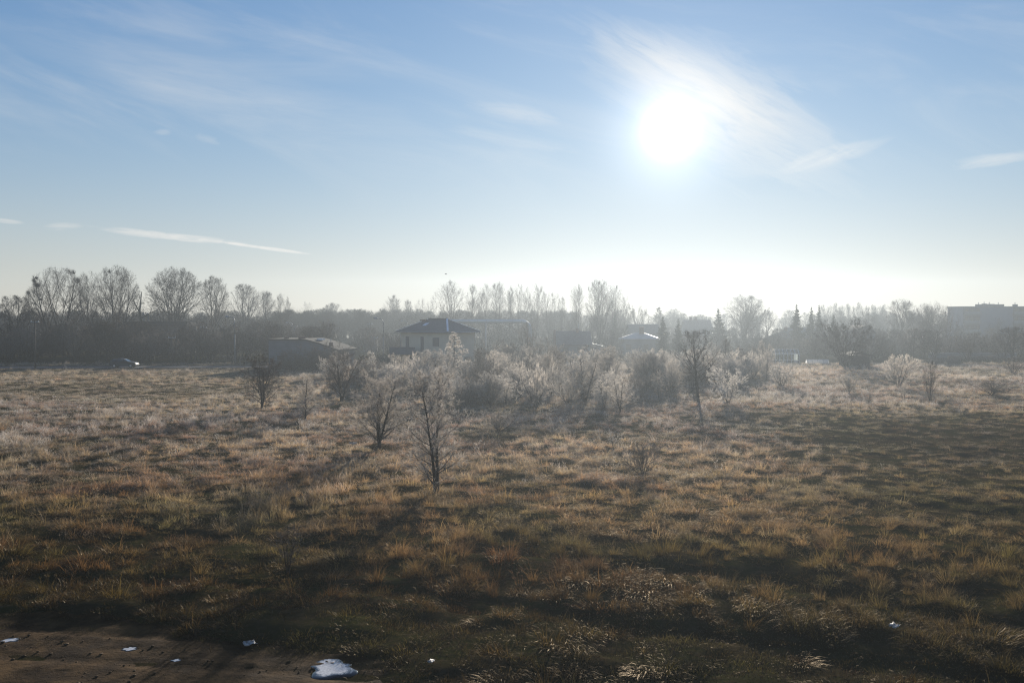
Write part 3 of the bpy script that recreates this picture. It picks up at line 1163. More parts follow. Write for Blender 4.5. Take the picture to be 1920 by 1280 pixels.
def spruce_proto(seed):
    key = ('spruce', seed)
    if key in PROTO:
        return PROTO[key]
    rng = np.random.default_rng(seed + 900)
    P = integrate(np.array([[0, 0, -0.03]]), np.array([[0, 0, 1.0]]), np.array([1.03]), 8, 0, 0.008, rng)
    R = 0.016 * np.linspace(1, 0.05, 8)[None]
    trunk = tubes(P, R, 7)
    B, RB, bl = spawn(P, R, np.array([1.0]), rng, 120, .10, 1.0, 96, 8, .24, .93, 5, 0.10, .05, .4, 0.002)
    B[:, :, 2] -= (np.linspace(0, 1, 5) * (1 - np.linspace(0, 1, 5)) * 1.2)[None] * bl[:, None] * 0.5
    b = tubes(B, RB, 3)
    S, RS, sl_ = spawn(B, RB, bl, rng, 26, .12, 1.0, 55, 12, .34, .5, 3, -0.15, .06, .5, 0.004)
    s = tubes(S, np.repeat(np.array([[0.006, 0.008, 0.001]]), len(S), 0), 3)
    Vc = np.concatenate([b[0], s[0]])
    Fc = np.concatenate([b[1], s[1] + len(b[0])])
    wdt = 2 * np.percentile(np.hypot(Vc[:, 0], Vc[:, 1]), 98)
    sc = np.array([1 / wdt, 1 / wdt, 1 / Vc[:, 2].max()])
    mt, mc = mesh_np('trunk', trunk[0] * sc, trunk[1], smooth=True), mesh_np('crown', Vc * sc, Fc)
    mt.materials.append(M['bark'])
    mc.materials.append(M['needle'])
    PROTO[key] = (mt, mc)
    return PROTO[key]


TR = random.Random(3)


def tree(name, cat, label, habit, seed, x, y, H, W, frost=0.5, group=None, rz=None):
    mt, mc = spruce_proto(seed) if habit == 'spruce' else proto(habit, seed)
    r = empty(name, (x, y, gz(x, y) - 0.02), TR.uniform(0, 6.28) if rz is None else rz, (W, W, H))
    tag(r, label, cat, group)
    link('trunk', mt, None, r)
    o = link('crown', mc, None, r)
    o.color = (frost, frost, frost, 1)
    return r


def tree_px(name, cat, label, habit, seed, px, base, top, wpx, frost=0.5, group=None, d=None, rz=None):
    if d is None:
        x, y = at(px, base)
    else:
        x, y = at_d(px, 590, d)[:2]
    H = at_d(px, top, y)[2]
    return tree(name, cat, label, habit, seed, x, y, H, wpx * y / F, frost, group, rz)


# trees and shrubs one can point at in the field
FIELD = [
    # name, cat, label, habit, seed, px, base, top, width, frost
    ('bare_tree', 'tree', 'dark round-crowned bare tree with two stems, alone at left of the pale shrub thicket', 'multi', 1, 490, 770, 664, 108, .16),
    ('young_tree', 'tree', 'slim frosted young tree between the dark round tree and the next bare tree', 'slender', 2, 570, 790, 700, 48, .65),
    ('bare_tree', 'tree', 'bare spreading tree in front of the grey flat-roofed building', 'multi', 3, 640, 757, 664, 92, .22),
    ('bare_tree', 'tree', 'wide frosted tree with a forked dark trunk, beside white litter in the grass', 'multi', 4, 710, 842, 695, 116, .58),
    ('frosted_tree', 'tree', 'tall slender frosted tree nearest the camera, twin dark stems in the open grass', 'slender', 5, 817, 930, 696, 136, .58),
    ('bare_tree', 'tree', 'tallest dark bare tree with one straight trunk, right of the thicket', 'dark', 6, 1308, 748, 616, 124, .12),
    ('frosted_shrub', 'shrub', 'rounded pale frosted shrub right beside the tall dark single-trunk tree', 'shrub', 7, 1365, 762, 688, 82, .95),
    ('frosted_shrub', 'shrub', 'small round frosted shrub standing in the grass below the greenhouse', 'shrub', 8, 1466, 728, 678, 58, .8),
    ('bare_shrub', 'shrub', 'small bare fan-shaped shrub alone in the right field', 'shrub', 9, 1592, 740, 698, 36, .55),
    ('frosted_shrub', 'shrub', 'large egg-shaped frosted shrub in the field below the right-hand trees', 'shrub', 10, 1684, 728, 664, 72, .85),
    ('sapling', 'tree', 'thin frosted sapling right in front of the egg-shaped shrub', 'sapling', 11, 1695, 756, 702, 26, .85),
    ('bare_shrub', 'shrub', 'sparse dark upright shrub right of the egg-shaped frosted shrub', 'vase', 12, 1744, 754, 674, 38, .1),
    ('sapling', 'tree', 'tiny bare sapling in the grass left of the egg-shaped shrub', 'sapling', 13, 1630, 758, 722, 26, .6),
    ('bare_shrub', 'shrub', 'small many-stemmed bare shrub alone in the mid field grass', 'shrub', 14, 1205, 892, 824, 66, .2),
    ('frosted_shrub', 'shrub', 'frosted round shrub with dark stems at the front of the thicket', 'shrub', 15, 1005, 768, 680, 82, .85),
    ('frosted_tree', 'tree', 'broad frosted tree with dark rising limbs in the middle of the thicket', 'multi', 16, 1096, 758, 648, 92, .55),
    ('sapling', 'tree', 'leaning thin frosted sapling in front of the broad frosted tree', 'slender', 17, 1130, 776, 715, 34, .85),
    ('sapling', 'tree', 'upright frosted sapling just right of the leaning sapling', 'slender', 18, 1163, 776, 700, 44, .9),
    ('sapling', 'tree', 'thin bare sapling between the upright sapling and the tall dark tree', 'sapling', 19, 1236, 752, 696, 28, .6),
    ('sapling', 'tree', 'dark leafless sapling among the brown grass near the muddy track', 'sapling', 20, 540, 1082, 985, 70, .15),
    ('frosted_larch', 'tree', 'cone-shaped frosted larch in front of the hip-roofed house', 'larch', 21, 850, 716, 624, 70, .8),
    ('dark_shrub', 'shrub', 'dense dark round shrub just right of the hip-roofed house', 'bush', 22, 946, 698, 636, 78, .3),
    ('dark_shrub', 'shrub', 'dark fan-shaped shrub below the bent end of the overhead pipe', 'shrub', 23, 1020, 700, 632, 70, .35),
    ('bare_tree', 'tree', 'thin bare tree rising above the dark shrubs by the bent pipe end', 'vase', 24, 990, 690, 602, 44, .2),
    ('bare_tree', 'tree', 'slim dark bare tree just right of and behind the tall single-trunk tree', 'dark', 25, 1360, 712, 636, 40, .3),
    ('frosted_shrub', 'shrub', 'tall pale frosted shrub behind the slim dark tree', 'shrub', 26, 1392, 712, 655, 62, .95),
    ('dark_shrub', 'shrub', 'dark rounded shrub left of the greenhouse', 'bush', 27, 1428, 690, 655, 42, .25),
    ('dark_tree', 'tree', 'dense dark bare tree with spreading limbs left of the low shed', 'shrub', 28, 1585, 690, 598, 92, .08),
    ('low_shrub', 'shrub', 'low dark scrub patch at the right edge of the field', 'scrub', 29, 1862, 742, 708, 130, .2),
    ('low_shrub', 'shrub', 'low brown shrub at the right edge behind the scrub patch', 'scrub', 30, 1900, 700, 664, 60, .3),
    ('low_shrub', 'shrub', 'low dark bush left of the thicket at the foot of the shed wall', 'bush', 31, 600, 694, 644, 105, .12),
    ('sapling', 'tree', 'small frosted sapling in the grass left of the small many-stemmed shrub', 'sapling', 32, 1150, 842, 806, 30, .8),
    ('low_shrub', 'shrub', 'low frosted scrub in the grass below the front of the thicket', 'scrub', 33, 935, 812, 766, 110, .45),
]
FIELD += [('dark_shrub', 'shrub', 'dark twiggy bush hiding the lower right end of the grey flat-roofed building', 'bush', 34, 626, 692, 640, 84, .15),
          ('dark_shrub', 'shrub', 'low dark bush at the lower left corner of the grey flat-roofed building', 'bush', 35, 548, 696, 660, 62, .1)]
for f in FIELD:
    tree_px(*f)

# the pale frosted thicket
TH_PROTO = [('shrub', 41), ('shrub', 42), ('shrub', 43), ('bush', 44), ('bush', 45), ('bush', 46), ('slender', 47), ('slender', 48), ('multi', 49)]
front = lambda px: np.interp(px, [590, 680, 760, 860, 960, 1060, 1160, 1250, 1330, 1440], [722, 735, 752, 768, 765, 762, 766, 742, 735, 712])
n_th = 0
fb_of = lambda px: float(front(px))
zone_lab = [
    (760, 'frosted shrub in the thicket left of the hip-roofed house', 'shrubs left of the house'),
    (900, 'frosted shrub in the thicket before the hip-roofed house', 'shrubs in front of the house'),
    (1045, 'frosted shrub in the thicket below the overhead pipe', 'shrubs below the overhead pipe'),
    (1150, 'frosted shrub in the thicket below the dark pitched roof', 'shrubs below the pitched roof'),
    (1260, 'frosted shrub in the thicket below the bungalow roof', 'shrubs below the bungalow'),
    (1500, 'frosted shrub in the thicket around the tall dark tree', 'shrubs around the tall dark tree'),
]
r_ = random.Random(8)
rows = []
for k in range(200):
    px = r_.uniform(612, 1440)
    fb = front(px)
    lo = 700 if px < 905 else 684
    base = lo + (fb - lo) * (r_.random() ** 0.8)
    rows.append((px, base))
for px, base in rows:
    x, y = at(px, base)
    if any(math.hypot(x - a, y - b) < 1.6 for a, b in [at(f[5], f[6]) for f in FIELD]):
        continue
    hb, sd = r_.choice(TH_PROTO)
    H = r_.uniform(2.4, 4.4) * (1.15 if hb in ('slender', 'multi') else 1.0)
    if base > 745:
        H *= 0.85
    if px < 760:
        H *= 0.85
    Wd = H * r_.uniform(0.55, 0.75) * (1.4 if hb in ('shrub', 'bush') else 0.9)
    lab, grp = next((l, g_) for lim, l, g_ in zone_lab if px < lim)
    pale = r_.random() < 0.72
    rowl = 'front edge of' if base > fb_of(px) - 14 else ('middle of' if base > fb_of(px) - 36 else 'back of')
    szl = 'low' if H < 2.8 else ('tall' if H > 3.7 else 'mid-height')
    lab = lab.replace('in the thicket', 'at the ' + rowl + ' the thicket').replace('frosted shrub', szl + ' frosted shrub')
    tree('frosted_shrub', 'shrub', ('pale ' if pale else 'dark-stemmed ') + lab, hb, sd, x, y, H, Wd, r_.uniform(.5, .9) if pale else r_.uniform(.2, .45), ('pale ' if pale else 'dark-stemmed ') + grp)
    n_th += 1

# background trees: label, habit, seed, px, top, width, distance
BACK = [
    ('bare spreading tree with dark nests in its crown, leftmost of the tall trees', 'spread', 61, 106, 499, 100, 225),
    ('tall bare narrow tree between the nest tree and the tallest dense tree', 'vase', 62, 172, 507, 76, 222),
    ('tallest dense bare tree of the left row', 'spread', 63, 218, 494, 88, 228),
    ('wide many-limbed bare tree above the long dark roof', 'spread', 65, 328, 499, 108, 240),
    ('medium bare tree just right of the wide many-limbed tree', 'round', 66, 402, 517, 60, 250),
    ('hazy dense bare tree, left of two smaller ones where the row slopes down', 'round', 67, 460, 531, 64, 290),
    ('smaller hazy bare tree in the sloping end of the left row', 'round', 68, 497, 544, 44, 300),
    ('small bare tree ending the sloping left row', 'vase', 69, 528, 549, 40, 270),
    ('dark dense tree at the left edge of the photo', 'round', 70, 22, 553, 90, 205),
    ('rounded hazy tree above the distant wood left of the house', 'round', 71, 624, 567, 46, 380),
    ('small hazy tree above the distant wood over the flat-roofed building', 'vase', 72, 574, 563, 40, 380),
    ('thin upright tree group left of the house roof, first stem', 'poplar', 73, 728, 555, 26, 330),
    ('thin upright tree left of the house roof, second stem', 'poplar', 74, 744, 551, 26, 330),
    ('thin upright tree left of the house roof, third and lowest stem', 'poplar', 75, 764, 560, 22, 330),
    ('feathery tree above the left slope of the house roof', 'vase', 76, 797, 546, 42, 320),
    ('fan-shaped bare tree standing above the house roof', 'vase', 77, 845, 525, 66, 275),
    ('tall bare poplar just right of the fan-shaped tree', 'poplar', 78, 886, 531, 30, 275),
    ('slim bare poplar, second right of the fan-shaped tree', 'poplar', 79, 908, 529, 32, 275),
    ('slim bare poplar above the middle of the overhead pipe', 'poplar', 80, 934, 527, 34, 275),
    ('narrow bare poplar directly above the pipe support', 'poplar', 81, 955, 535, 26, 280),
    ('bushy bare poplar above the right half of the overhead pipe', 'vase', 82, 972, 531, 40, 270),
    ('tall bare tree above the bent end of the overhead pipe', 'vase', 83, 1003, 529, 44, 270),
    ('fine-branched bare tree between the pipe end and the dark pitched roof', 'vase', 84, 1030, 540, 42, 275),
    ('low thin bare tree just left of the dark pitched roof', 'poplar', 85, 1052, 553, 24, 285),
    ('slim bare poplar behind the dark pitched roof', 'poplar', 86, 1082, 530, 30, 265),
    ('tall open-crowned bare tree right of the slim poplar', 'spread', 87, 1123, 521, 60, 265),
    ('bare tree with a long bent stem right of the open-crowned tree', 'vase', 88, 1152, 533, 46, 268),
    ('short bare tree right of the bent-stemmed tree', 'vase', 89, 1176, 556, 36, 268),
    ('small hazy bare tree left of the frosted bungalow', 'round', 90, 1200, 572, 40, 285),
    ('hazy thin larch-like tree above the frosted bungalow', 'larch', 91, 1234, 576, 26, 320),
    ('small hazy bare tree above the far two-chimney house', 'round', 92, 1262, 578, 40, 430),
    ('large round hazy bare tree right of the broad spruce', 'round', 93, 1396, 551, 82, 300),
    ('dark fan-branched tree in front of the large round hazy tree', 'vase', 94, 1394, 566, 56, 262),
    ('small hazy bare tree right of the large round hazy one', 'round', 95, 1440, 580, 40, 320),
    ('bare dark tree, leftmost of the four beside the apartment block', 'round', 96, 1688, 559, 62, 265),
    ('forked bare tree, second of the four beside the apartment block', 'spread', 97, 1733, 568, 46, 268),
    ('tall dark bare tree, third of the four beside the apartment block', 'spread', 98, 1752, 561, 40, 268),
    ('leaning bare tree touching the left edge of the apartment block', 'vase', 99, 1780, 567, 40, 270),
    ('fine bare shrub-like tree in front of the arched roof', 'vase', 100, 1625, 580, 60, 250),
]
for lab, hb, sd, px, top, wd, d in BACK:
    tree_px('bare_tree', 'tree', lab, hb, sd, px, 0, top, wd * 1.18, .10, None, d)

mb = MB()
x, y, z = at_d(264, 545, 226)
r = empty('broken_tree', (x, y, gz(x, y)))
tag(r, 'broken-topped bare tree stump between the tallest tree and the wide tree', 'tree')
MB().tube([(0, 0, 0), (0.1, 0, 6), (-0.3, 0, 10), (0.2, 0, 14.2)], [.34, .28, .22, .08], 8).build('trunk', M['bark'], r, True)
c_ = MB()
c_.tube([(-0.3, 0, 9.6), (-1.5, 0.3, 11.5), (-2.2, 0.4, 13.4)], [.16, .11, .04], 6)
c_.tube([(0, 0, 8.2), (2.2, -0.3, 9.4), (3.8, -.2, 10.1), (4.8, 0, 11.4)], [.15, .11, .08, .03], 6)
c_.tube([(2.2, -0.3, 9.4), (2.6, 0, 11), (3.4, 0.2, 12.2)], [.08, .05, .02], 5)
c_.build('limb', M['bark'], r, True)

# undergrowth trees below and between the tall ones, each its own
UNDER = [(-20, 620, 672, 686, 90, (5.0, 8.6), 'bare undergrowth tree in the dark belt below the tall left trees', 'undergrowth below the left trees', (186, 225)),
         (655, 775, 0, 0, 14, (3.5, 6.5), 'hazy undergrowth tree between the tall street lamp and the house', 'undergrowth left of the house', (195, 260)),
         (895, 1130, 0, 0, 26, (5.0, 8.5), 'hazy undergrowth tree below the row of bare poplars', 'undergrowth below the poplars', (240, 300)),
         (1130, 1440, 0, 0, 34, (3.5, 6.5), 'hazy undergrowth tree among the distant roofs', 'undergrowth among the roofs', (215, 300)),
         (1420, 1660, 0, 0, 36, (3.0, 6.0), 'grey undergrowth tree around the bungalow and greenhouse', 'undergrowth behind the greenhouse', (195, 270)),
         (1600, 1990, 0, 0, 62, (3.5, 7.0), 'grey undergrowth tree in the belt below the apartment block', 'undergrowth below the apartment block', (190, 280))]
UP = [('bush', 111), ('shrub', 112), ('vase', 113), ('round', 114), ('vase', 115), ('scrub', 116)]
PLACES = [(55, 'at the far left edge of the dark belt'), (150, 'in the dark belt below the nest tree'), (205, 'in the dark belt below the narrow tall tree'),
          (265, 'in the dark belt behind the dark car'), (350, 'in the dark belt below the long shed'), (410, 'in the dark belt around the twin-post pole'),
          (480, 'in the dark belt beside the first street lamp'), (640, 'behind the grey flat-roofed building'), (780, 'in haze beside the second street lamp'),
          (990, 'below the overhead pipe'), (1060, 'between the pipe end and the pitched roof'), (1140, 'behind the pitched roof house'), (1250, 'around the frosted bungalow'),
          (1340, 'below the far two-chimney house'), (1440, 'below the large round hazy tree'), (1545, 'around the greenhouse and bungalow'), (1650, 'behind the low garden shed'),
          (1785, 'below the four bare trees at right'), (1850, 'below the left end of the apartment block'), (9999, 'below the apartment block at the right edge')]
r_ = random.Random(17)
for x0, x1, _, _, n, (h0, h1), lab, grp, (d0, d1) in UNDER:
    for k in range(n):
        px = x0 + (x1 - x0) * (k + r_.random()) / n
        d = r_.uniform(d0, d1)
        hb, sd = r_.choice(UP)
        H = r_.uniform(h0, h1) * (0.8 if hb in ('bush', 'scrub') else 1.0)
        x, y, _z = at_d(px, 590, d)
        szl = 'low' if H < h0 + (h1 - h0) * .3 else ('tall' if H > h0 + (h1 - h0) * .65 else 'mid-height')
        where = next((t for lim, t in PLACES if px < lim), None)
        lab_ = szl + ' ' + {'bush': 'bushy', 'shrub': 'fan-shaped', 'vase': 'upright', 'round': 'round-crowned', 'scrub': 'scrubby'}[hb] + ' ' + lab.split(' tree')[0].replace('undergrowth', 'bare') .replace('bare bare', 'bare') + ' tree ' + where
        tree('undergrowth_tree', 'tree', lab_, hb, sd, x, y, H, H * r_.uniform(0.8, 1.3), r_.uniform(0, .25), grp)

SPRUCE = [
    ('hazy dark spruce between the two roofs', 1153, 588, 24, 250), ('dark pointed spruce right of the frosted bungalow roof', 1243, 592, 34, 218),
    ('dark blunt-topped spruce next to the pointed one', 1272, 598, 34, 222), ('broad twin-topped hazy spruce right of the two-chimney house', 1347, 578, 44, 255),
    ('tall dark spruce, leftmost of three beside the bungalow chimney', 1494, 570, 38, 245), ('ragged thin spruce, middle of three beside the bungalow chimney', 1521, 575, 26, 250),
    ('ragged pointed spruce, rightmost of three beside the bungalow chimney', 1536, 571, 26, 250), ('short dark spruce left of the arched roof', 1563, 590, 40, 240),
]
for i, (lab, px, top, wd, d) in enumerate(SPRUCE):
    tree_px('spruce_tree', 'tree', lab, 'spruce', i % 4, px, 0, top, wd, 0, None, d)

# far row of poplars and far woods
for k in range(16):
    px = 1542 + k * 7.8 + r_.uniform(-2, 2)
    tree_px('far_poplar', 'tree', 'pale hazy poplar in the far even row behind the spruces', 'poplar', 120 + k % 3, px, 0, 567 + r_.uniform(-2, 3) + abs(k - 7) * 0.5, 16, 0, 'far row of hazy poplars', 415)

wood_col = bpy.data.collections.new('far_wood_trees')
for i, (hb, sd) in enumerate((('vase', 113), ('round', 114), ('poplar', 120), ('vase', 115))):
    mt, mc = proto(hb, sd)
    vt, vc = np.empty(len(mt.vertices) * 3, np.float32), np.empty(len(mc.vertices) * 3, np.float32)
    mt.vertices.foreach_get('co', vt)
    mc.vertices.foreach_get('co', vc)
    ft, fc = np.empty(len(mt.loops), np.int32), np.empty(len(mc.loops), np.int32)
    mt.loops.foreach_get('vertex_index', ft)
    mc.loops.foreach_get('vertex_index', fc)
    V = np.concatenate([vt.reshape(-1, 3), vc.reshape(-1, 3)])
    Fc = np.concatenate([ft.reshape(-1, 3), fc.reshape(-1, 3) + len(vt) // 3])
    me = mesh_np('wood_%d' % i, V, Fc)
    me.materials.append(M['bark'])
    wood_col.objects.link(bpy.data.objects.new('wood_%d' % i, me))


def build_woods(name, label, specs, seed):
    r = np.random.default_rng(seed)
    pos, size = [], []
    for px0, px1, d0, d1, n, h0, h1 in specs:
        px, d = r.uniform(px0, px1, n), r.uniform(d0, d1, n)
        pos.append(np.stack([(px - 960) / F * d, d, np.zeros(n)], -1))
        h = r.uniform(h0, h1, n)
        wd = h * r.uniform(0.55, 0.9, n)
        size.append(np.stack([wd, wd, h], -1))
    V, S = np.concatenate(pos), np.concatenate(size)
    n = len(V)
    me = bpy.data.meshes.new(name)
    me.vertices.add(n)
    me.vertices.foreach_set('co', V.astype(np.float32).ravel())
    for nm, typ, dat, key in (('pick', 'INT', r.integers(0, 4, n).astype(np.int32), 'value'), ('size', 'FLOAT_VECTOR', S.astype(np.float32), 'vector'),
                              ('turn', 'FLOAT_VECTOR', np.stack([np.zeros(n), np.zeros(n), r.uniform(0, 6.28, n)], -1).astype(np.float32), 'vector')):
        a_ = me.attributes.new(nm, typ, 'POINT')
        a_.data.foreach_set(key, dat.ravel())
    o = link(name, me, M['bark'])
    scatter(o, wood_col)
    tag(o, label, kind='stuff')


build_woods('far_woods', 'far-off hazy leafless wood along the horizon', [
    (-250, 640, 290, 400, 220, 7, 11), (520, 780, 310, 400, 110, 8.5, 11.4), (780, 1080, 320, 400, 90, 8, 11.2), (-300, 2250, 350, 425, 420, 7.5, 11.2), (-350, 2300, 340, 352, 420, 3.2, 5.0), (1640, 2200, 300, 420, 90, 5, 9)], 3)

# ------------------------------------------------------------------ buildings
def hip_roof(a, b, ze, zr, over, mt, parent, thick=0.18):
    """a along x, b along y, eaves at ze, ridge along x"""
    A, Bh = a / 2 + over, b / 2 + over
    rl = max(0.05, A - Bh)
    e = [(-A, -Bh, ze), (A, -Bh, ze), (A, Bh, ze), (-A, Bh, ze)]
    e2 = [(x, y, z - thick) for x, y, z in e]
    R0, R1 = (-rl, 0, zr), (rl, 0, zr)
    mb = MB()
    mb.poly([e[0], e[1], R1, R0])
    mb.poly([e[1], e[2], R1])
    mb.poly([e[2], e[3], R0, R1])
    mb.poly([e[3], e[0], R0])
    for i in range(4):
        j = (i + 1) % 4
        mb.poly([e2[i], e2[j], e[j], e[i]])
    mb.poly([e2[3], e2[2], e2[1], e2[0]])
    return mb.build('roof', mt, parent), e, R0, R1


def place(px, d):
    x, y, _ = at_d(px, 590, d)
    return x, y, gz(x, y)


# hip-roofed house
x, y, z = place(821, 158)
h = empty('hip_roof_house', (x, y, z), math.radians(-40))
tag(h, 'beige two-storey house with dark hipped roof and balcony above the thicket', 'house')
A, B = 10.2, 6.2
MB().box(-A / 2, A / 2, -B / 2, B / 2, 0, 6.15).build('wall', M['render_wall'], h)
rf, e, R0, R1 = hip_roof(A, B, 6.42, 8.35, 0.6, M['roof'], h)
for k, (p, q) in enumerate(((R1, e[1]), (R0, e[0]), (R1, e[2]), (R0, e[3]))):
    MB().bar((p[0], p[1], p[2] + .05), (q[0], q[1], q[2] + .05), .28, .10).build('hip_cap', M['metal_pale'], rf)
MB().bar((R0[0], R0[1], R0[2] + .05), (R1[0], R1[1], R1[2] + .05), .3, .12).build('ridge_cap', M['roof'], rf)
MB().box(-3.0, -1.9, -0.9, -0.2, 6.9, 8.15).box(-3.06, -1.84, -0.96, -0.14, 8.15, 8.25).build('chimney', M['brick'], rf)
sk = MB()
sk.poly([(-1.5, -2.02, 7.30), (-0.7, -2.02, 7.30), (-0.7, -1.22, 7.72), (-1.5, -1.22, 7.72)])
sk.build('skylight', M['metal_pale'], rf)
gt = MB()
gt.tube([(-A / 2 - .62, -B / 2 - .68, 6.3), (A / 2 + .62, -B / 2 - .68, 6.3)], .07, 6)
gt.tube([(A / 2 + .68, -B / 2 - .62, 6.3), (A / 2 + .68, B / 2 + .62, 6.3)], .07, 6)
gt.build('gutter', M['galv'], h)
MB().tube([(-A / 2 - .08, -B / 2 - .08, 0), (-A / 2 - .08, -B / 2 - .08, 5.9), (-A / 2 - .5, -B / 2 - .6, 6.25)], .05, 6).build('downpipe', M['galv'], h)
for wx, ww, z0, z1 in ((-3.7, .6, 3.3, 5.5), (-0.4, 0.5, 3.3, 5.5), (2.6, 1.2, 4.2, 5.4), (-2.6, 1.3, 0.9, 2.3), (2.4, 1.3, 0.9, 2.3)):
    f = MB().box(wx - ww / 2 - .07, wx + ww / 2 + .07, -B / 2 - .05, -B / 2 + .02, z0 - .07, z1 + .07).build('window', M['grey_wall'], h)
    MB().box(wx - ww / 2, wx + ww / 2, -B / 2 - .065, -B / 2 - .052, z0, z1).build('pane', M['shutter'], f)
for wy in (-1.2, 1.3):
    f = MB().box(A / 2 - .02, A / 2 + .05, wy - .6, wy + .6, .9, 2.4).build('window', M['loggia'], h)
    MB().box(A / 2 + .052, A / 2 + .065, wy - .5, wy + .5, 1.0, 2.3).build('pane', M['glass'], f)
bl = MB().box(-A / 2 - 1.2, -.6, -B / 2 - 1.5, -B / 2 - .003, 2.75, 3.0).build('balcony', M['grey_wall'], h)
rl_ = MB().box(-A / 2 - 1.2, -.6, -B / 2 - 1.5, -B / 2 - 1.4, 3.003, 3.85).box(-A / 2 - 1.2, -A / 2 - 1.1, -B / 2 - 1.397, -B / 2 - .003, 3.003, 3.85)
rl_.build('balustrade', M['grey_wall'], bl)
MB().box(-A / 2 - 1.25, -.55, -B / 2 - 1.55, -B / 2 - 1.35, 3.853, 3.93).build('rail', M['loggia'], bl)
for cx in (-A / 2 - 1.0, -1.0):
    MB().box(cx - .12, cx + .12, -B / 2 - 1.45, -B / 2 - 1.2, 0, 2.747).build('column', M['grey_wall'], h)

# flat-roofed shed building
x, y, z = place(585, 172)
h = empty('flat_roof_building', (x, y, z), math.radians(-12))
tag(h, 'grey windowless outbuilding with a roof that slopes down to its right', 'building')
prof = [(-6.2, 0), (6.2, 0), (6.2, 3.05), (3.0, 4.1), (0.6, 4.68), (-6.2, 4.72)]
MB().prism(prof, -4, 4).build('wall', M['grey_wall'], h)
top = [(-6.4, 4.725), (0.62, 4.69), (3.05, 4.105), (6.6, 2.93)]
rp = MB().prism(top + [(a, b + .2) for a, b in reversed(top)], -4.25, 4.25)
rf = rp.build('roof', M['roof_felt'], h)
for cx, cw, zb, ct in ((-3.7, .55, 4.9, 5.25), (-0.9, .95, 4.85, 5.3)):
    MB().box(cx - cw / 2, cx + cw / 2, -2.6, -1.8, zb, ct).build('chimney', M['brick'], rf)
c_ = MB().box(4.5, 4.98, -3.4, -2.9, 3.5, 4.35)
c_.build('chimney', M['brick'], rf)
MB().tube([(4.74, -3.15, 4.35), (4.74, -3.15, 5.1)], .07, 8).build('flue_pipe', M['galv'], rf)
MB().box(1.3, 2.3, -1.0, .2, 4.66, 4.95).build('skylight', M['white'], rf)
f = MB().box(-4.6, -3.4, -4.05, -3.98, .0, 2.1).build('door', M['wood'], h)
MB().box(-3.6, -3.55, -4.1, -4.052, .95, 1.15).build('handle', M['galv'], f)


def gable(name, label, px, d, rz, a, b, ze, zr, wallm, roofm, chims, along='x', hipped=False):
    x, y, z = place(px, d)
    h = empty(name, (x, y, z), math.radians(rz))
    tag(h, label, 'house')
    ov = .45
    if hipped:
        MB().box(-a / 2, a / 2, -b / 2, b / 2, 0, ze - .19).build('wall', wallm, h)
        rf = hip_roof(a, b, ze, zr, ov, roofm, h)[0]
    else:
        # ridge along x: profile in y,z
        w_ = MB()
        pr = [(-b / 2, 0), (b / 2, 0), (b / 2, ze - .02), (0, zr - .06), (-b / 2, ze - .02)]
        n = len(pr)
        L_ = [(-a / 2, p, q) for p, q in pr]
        R_ = [(a / 2, p, q) for p, q in pr]
        w_.poly(L_[::-1])
        w_.poly(R_)
        for i in range(n):
            j = (i + 1) % n
            w_.poly([L_[i], L_[j], R_[j], R_[i]])
        w_.build('wall', wallm, h)
        sl_ = (zr - ze) / (b / 2)
        rm = MB()
        for sgn in (-1, 1):
            y1 = sgn * (b / 2 + ov)
            z1 = ze - sl_ * ov
            p = [(-a / 2 - ov, 0, zr), (a / 2 + ov, 0, zr), (a / 2 + ov, y1, z1), (-a / 2 - ov, y1, z1)]
            q = [(u, v, s + .16) for u, v, s in p]
            rm.poly(q if sgn < 0 else q[::-1])
            rm.poly(p[::-1] if sgn < 0 else p)
            for i in range(1, 4):
                j = (i + 1) % 4
                rm.poly([p[i], p[j], q[j], q[i]])
        rf = rm.build('roof', roofm, h)
    for cx, cyy, cw, z0, z1 in chims:
        c = MB().box(cx - cw / 2, cx + cw / 2, cyy - .3, cyy + .3, z0, z1).box(cx - cw / 2 - .06, cx + cw / 2 + .06, cyy - .36, cyy + .36, z1, z1 + .1)
        c.build('chimney', M['brick'], rf)
    for wx in (-a * .28, a * .18):
        f = MB().box(wx - .6, wx + .6, -b / 2 - .05, -b / 2 + .02, .9, min(2.3, ze - .5)).build('window', M['loggia'], h)
        MB().box(wx - .5, wx + .5, -b / 2 - .065, -b / 2 - .052, 1.0, min(2.2, ze - .6)).build('pane', M['glass'], f)
    return h, rf


h, rf = gable('pitched_roof_house', 'small house with dark steep pitched roof and thin flue pipes behind the thicket', 1074, 212, 2, 6.6, 7.4, 2.9, 5.4, M['grey_wall'], M['roof'], [(.9, -.2, .55, 5.0, 6.0)])
MB().tube([(1.2, -.2, 6.0), (1.2, -.2, 7.2)], .08, 8).build('flue_pipe', M['galv'], rf)
MB().box(-4.2, -3.75, -1.2, -.7, 0, 5.9).build('chimney', M['brick'], h)
h, rf = gable('bungalow', 'low bungalow with frosted white hipped roof and stout chimney left of spruces', 1199, 232, -8, 8.6, 6.8, 3.5, 4.85, M['grey_wall'], M['frost_roof'], [(.5, -.6, 1.1, 4.5, 6.1)], hipped=True)
gable('roof_behind', 'dark roofed house with sunlit edge just behind the frosted bungalow', 1205, 262, 8, 7.5, 7, 4.2, 6.4, M['grey_wall'], M['roof'], [])
bpy.context.scene.objects['roof_behind'].name = 'small_house'
gable('far_house', 'far hazy house with two chimneys on its ridge left of the broad spruce', 1306, 305, 5, 7.6, 8, 4.4, 7.3, M['grey_wall'], M['roof'], [(-1.8, 0, .8, 7.2, 8.2), (-.2, 0, .7, 7.2, 8.3)])
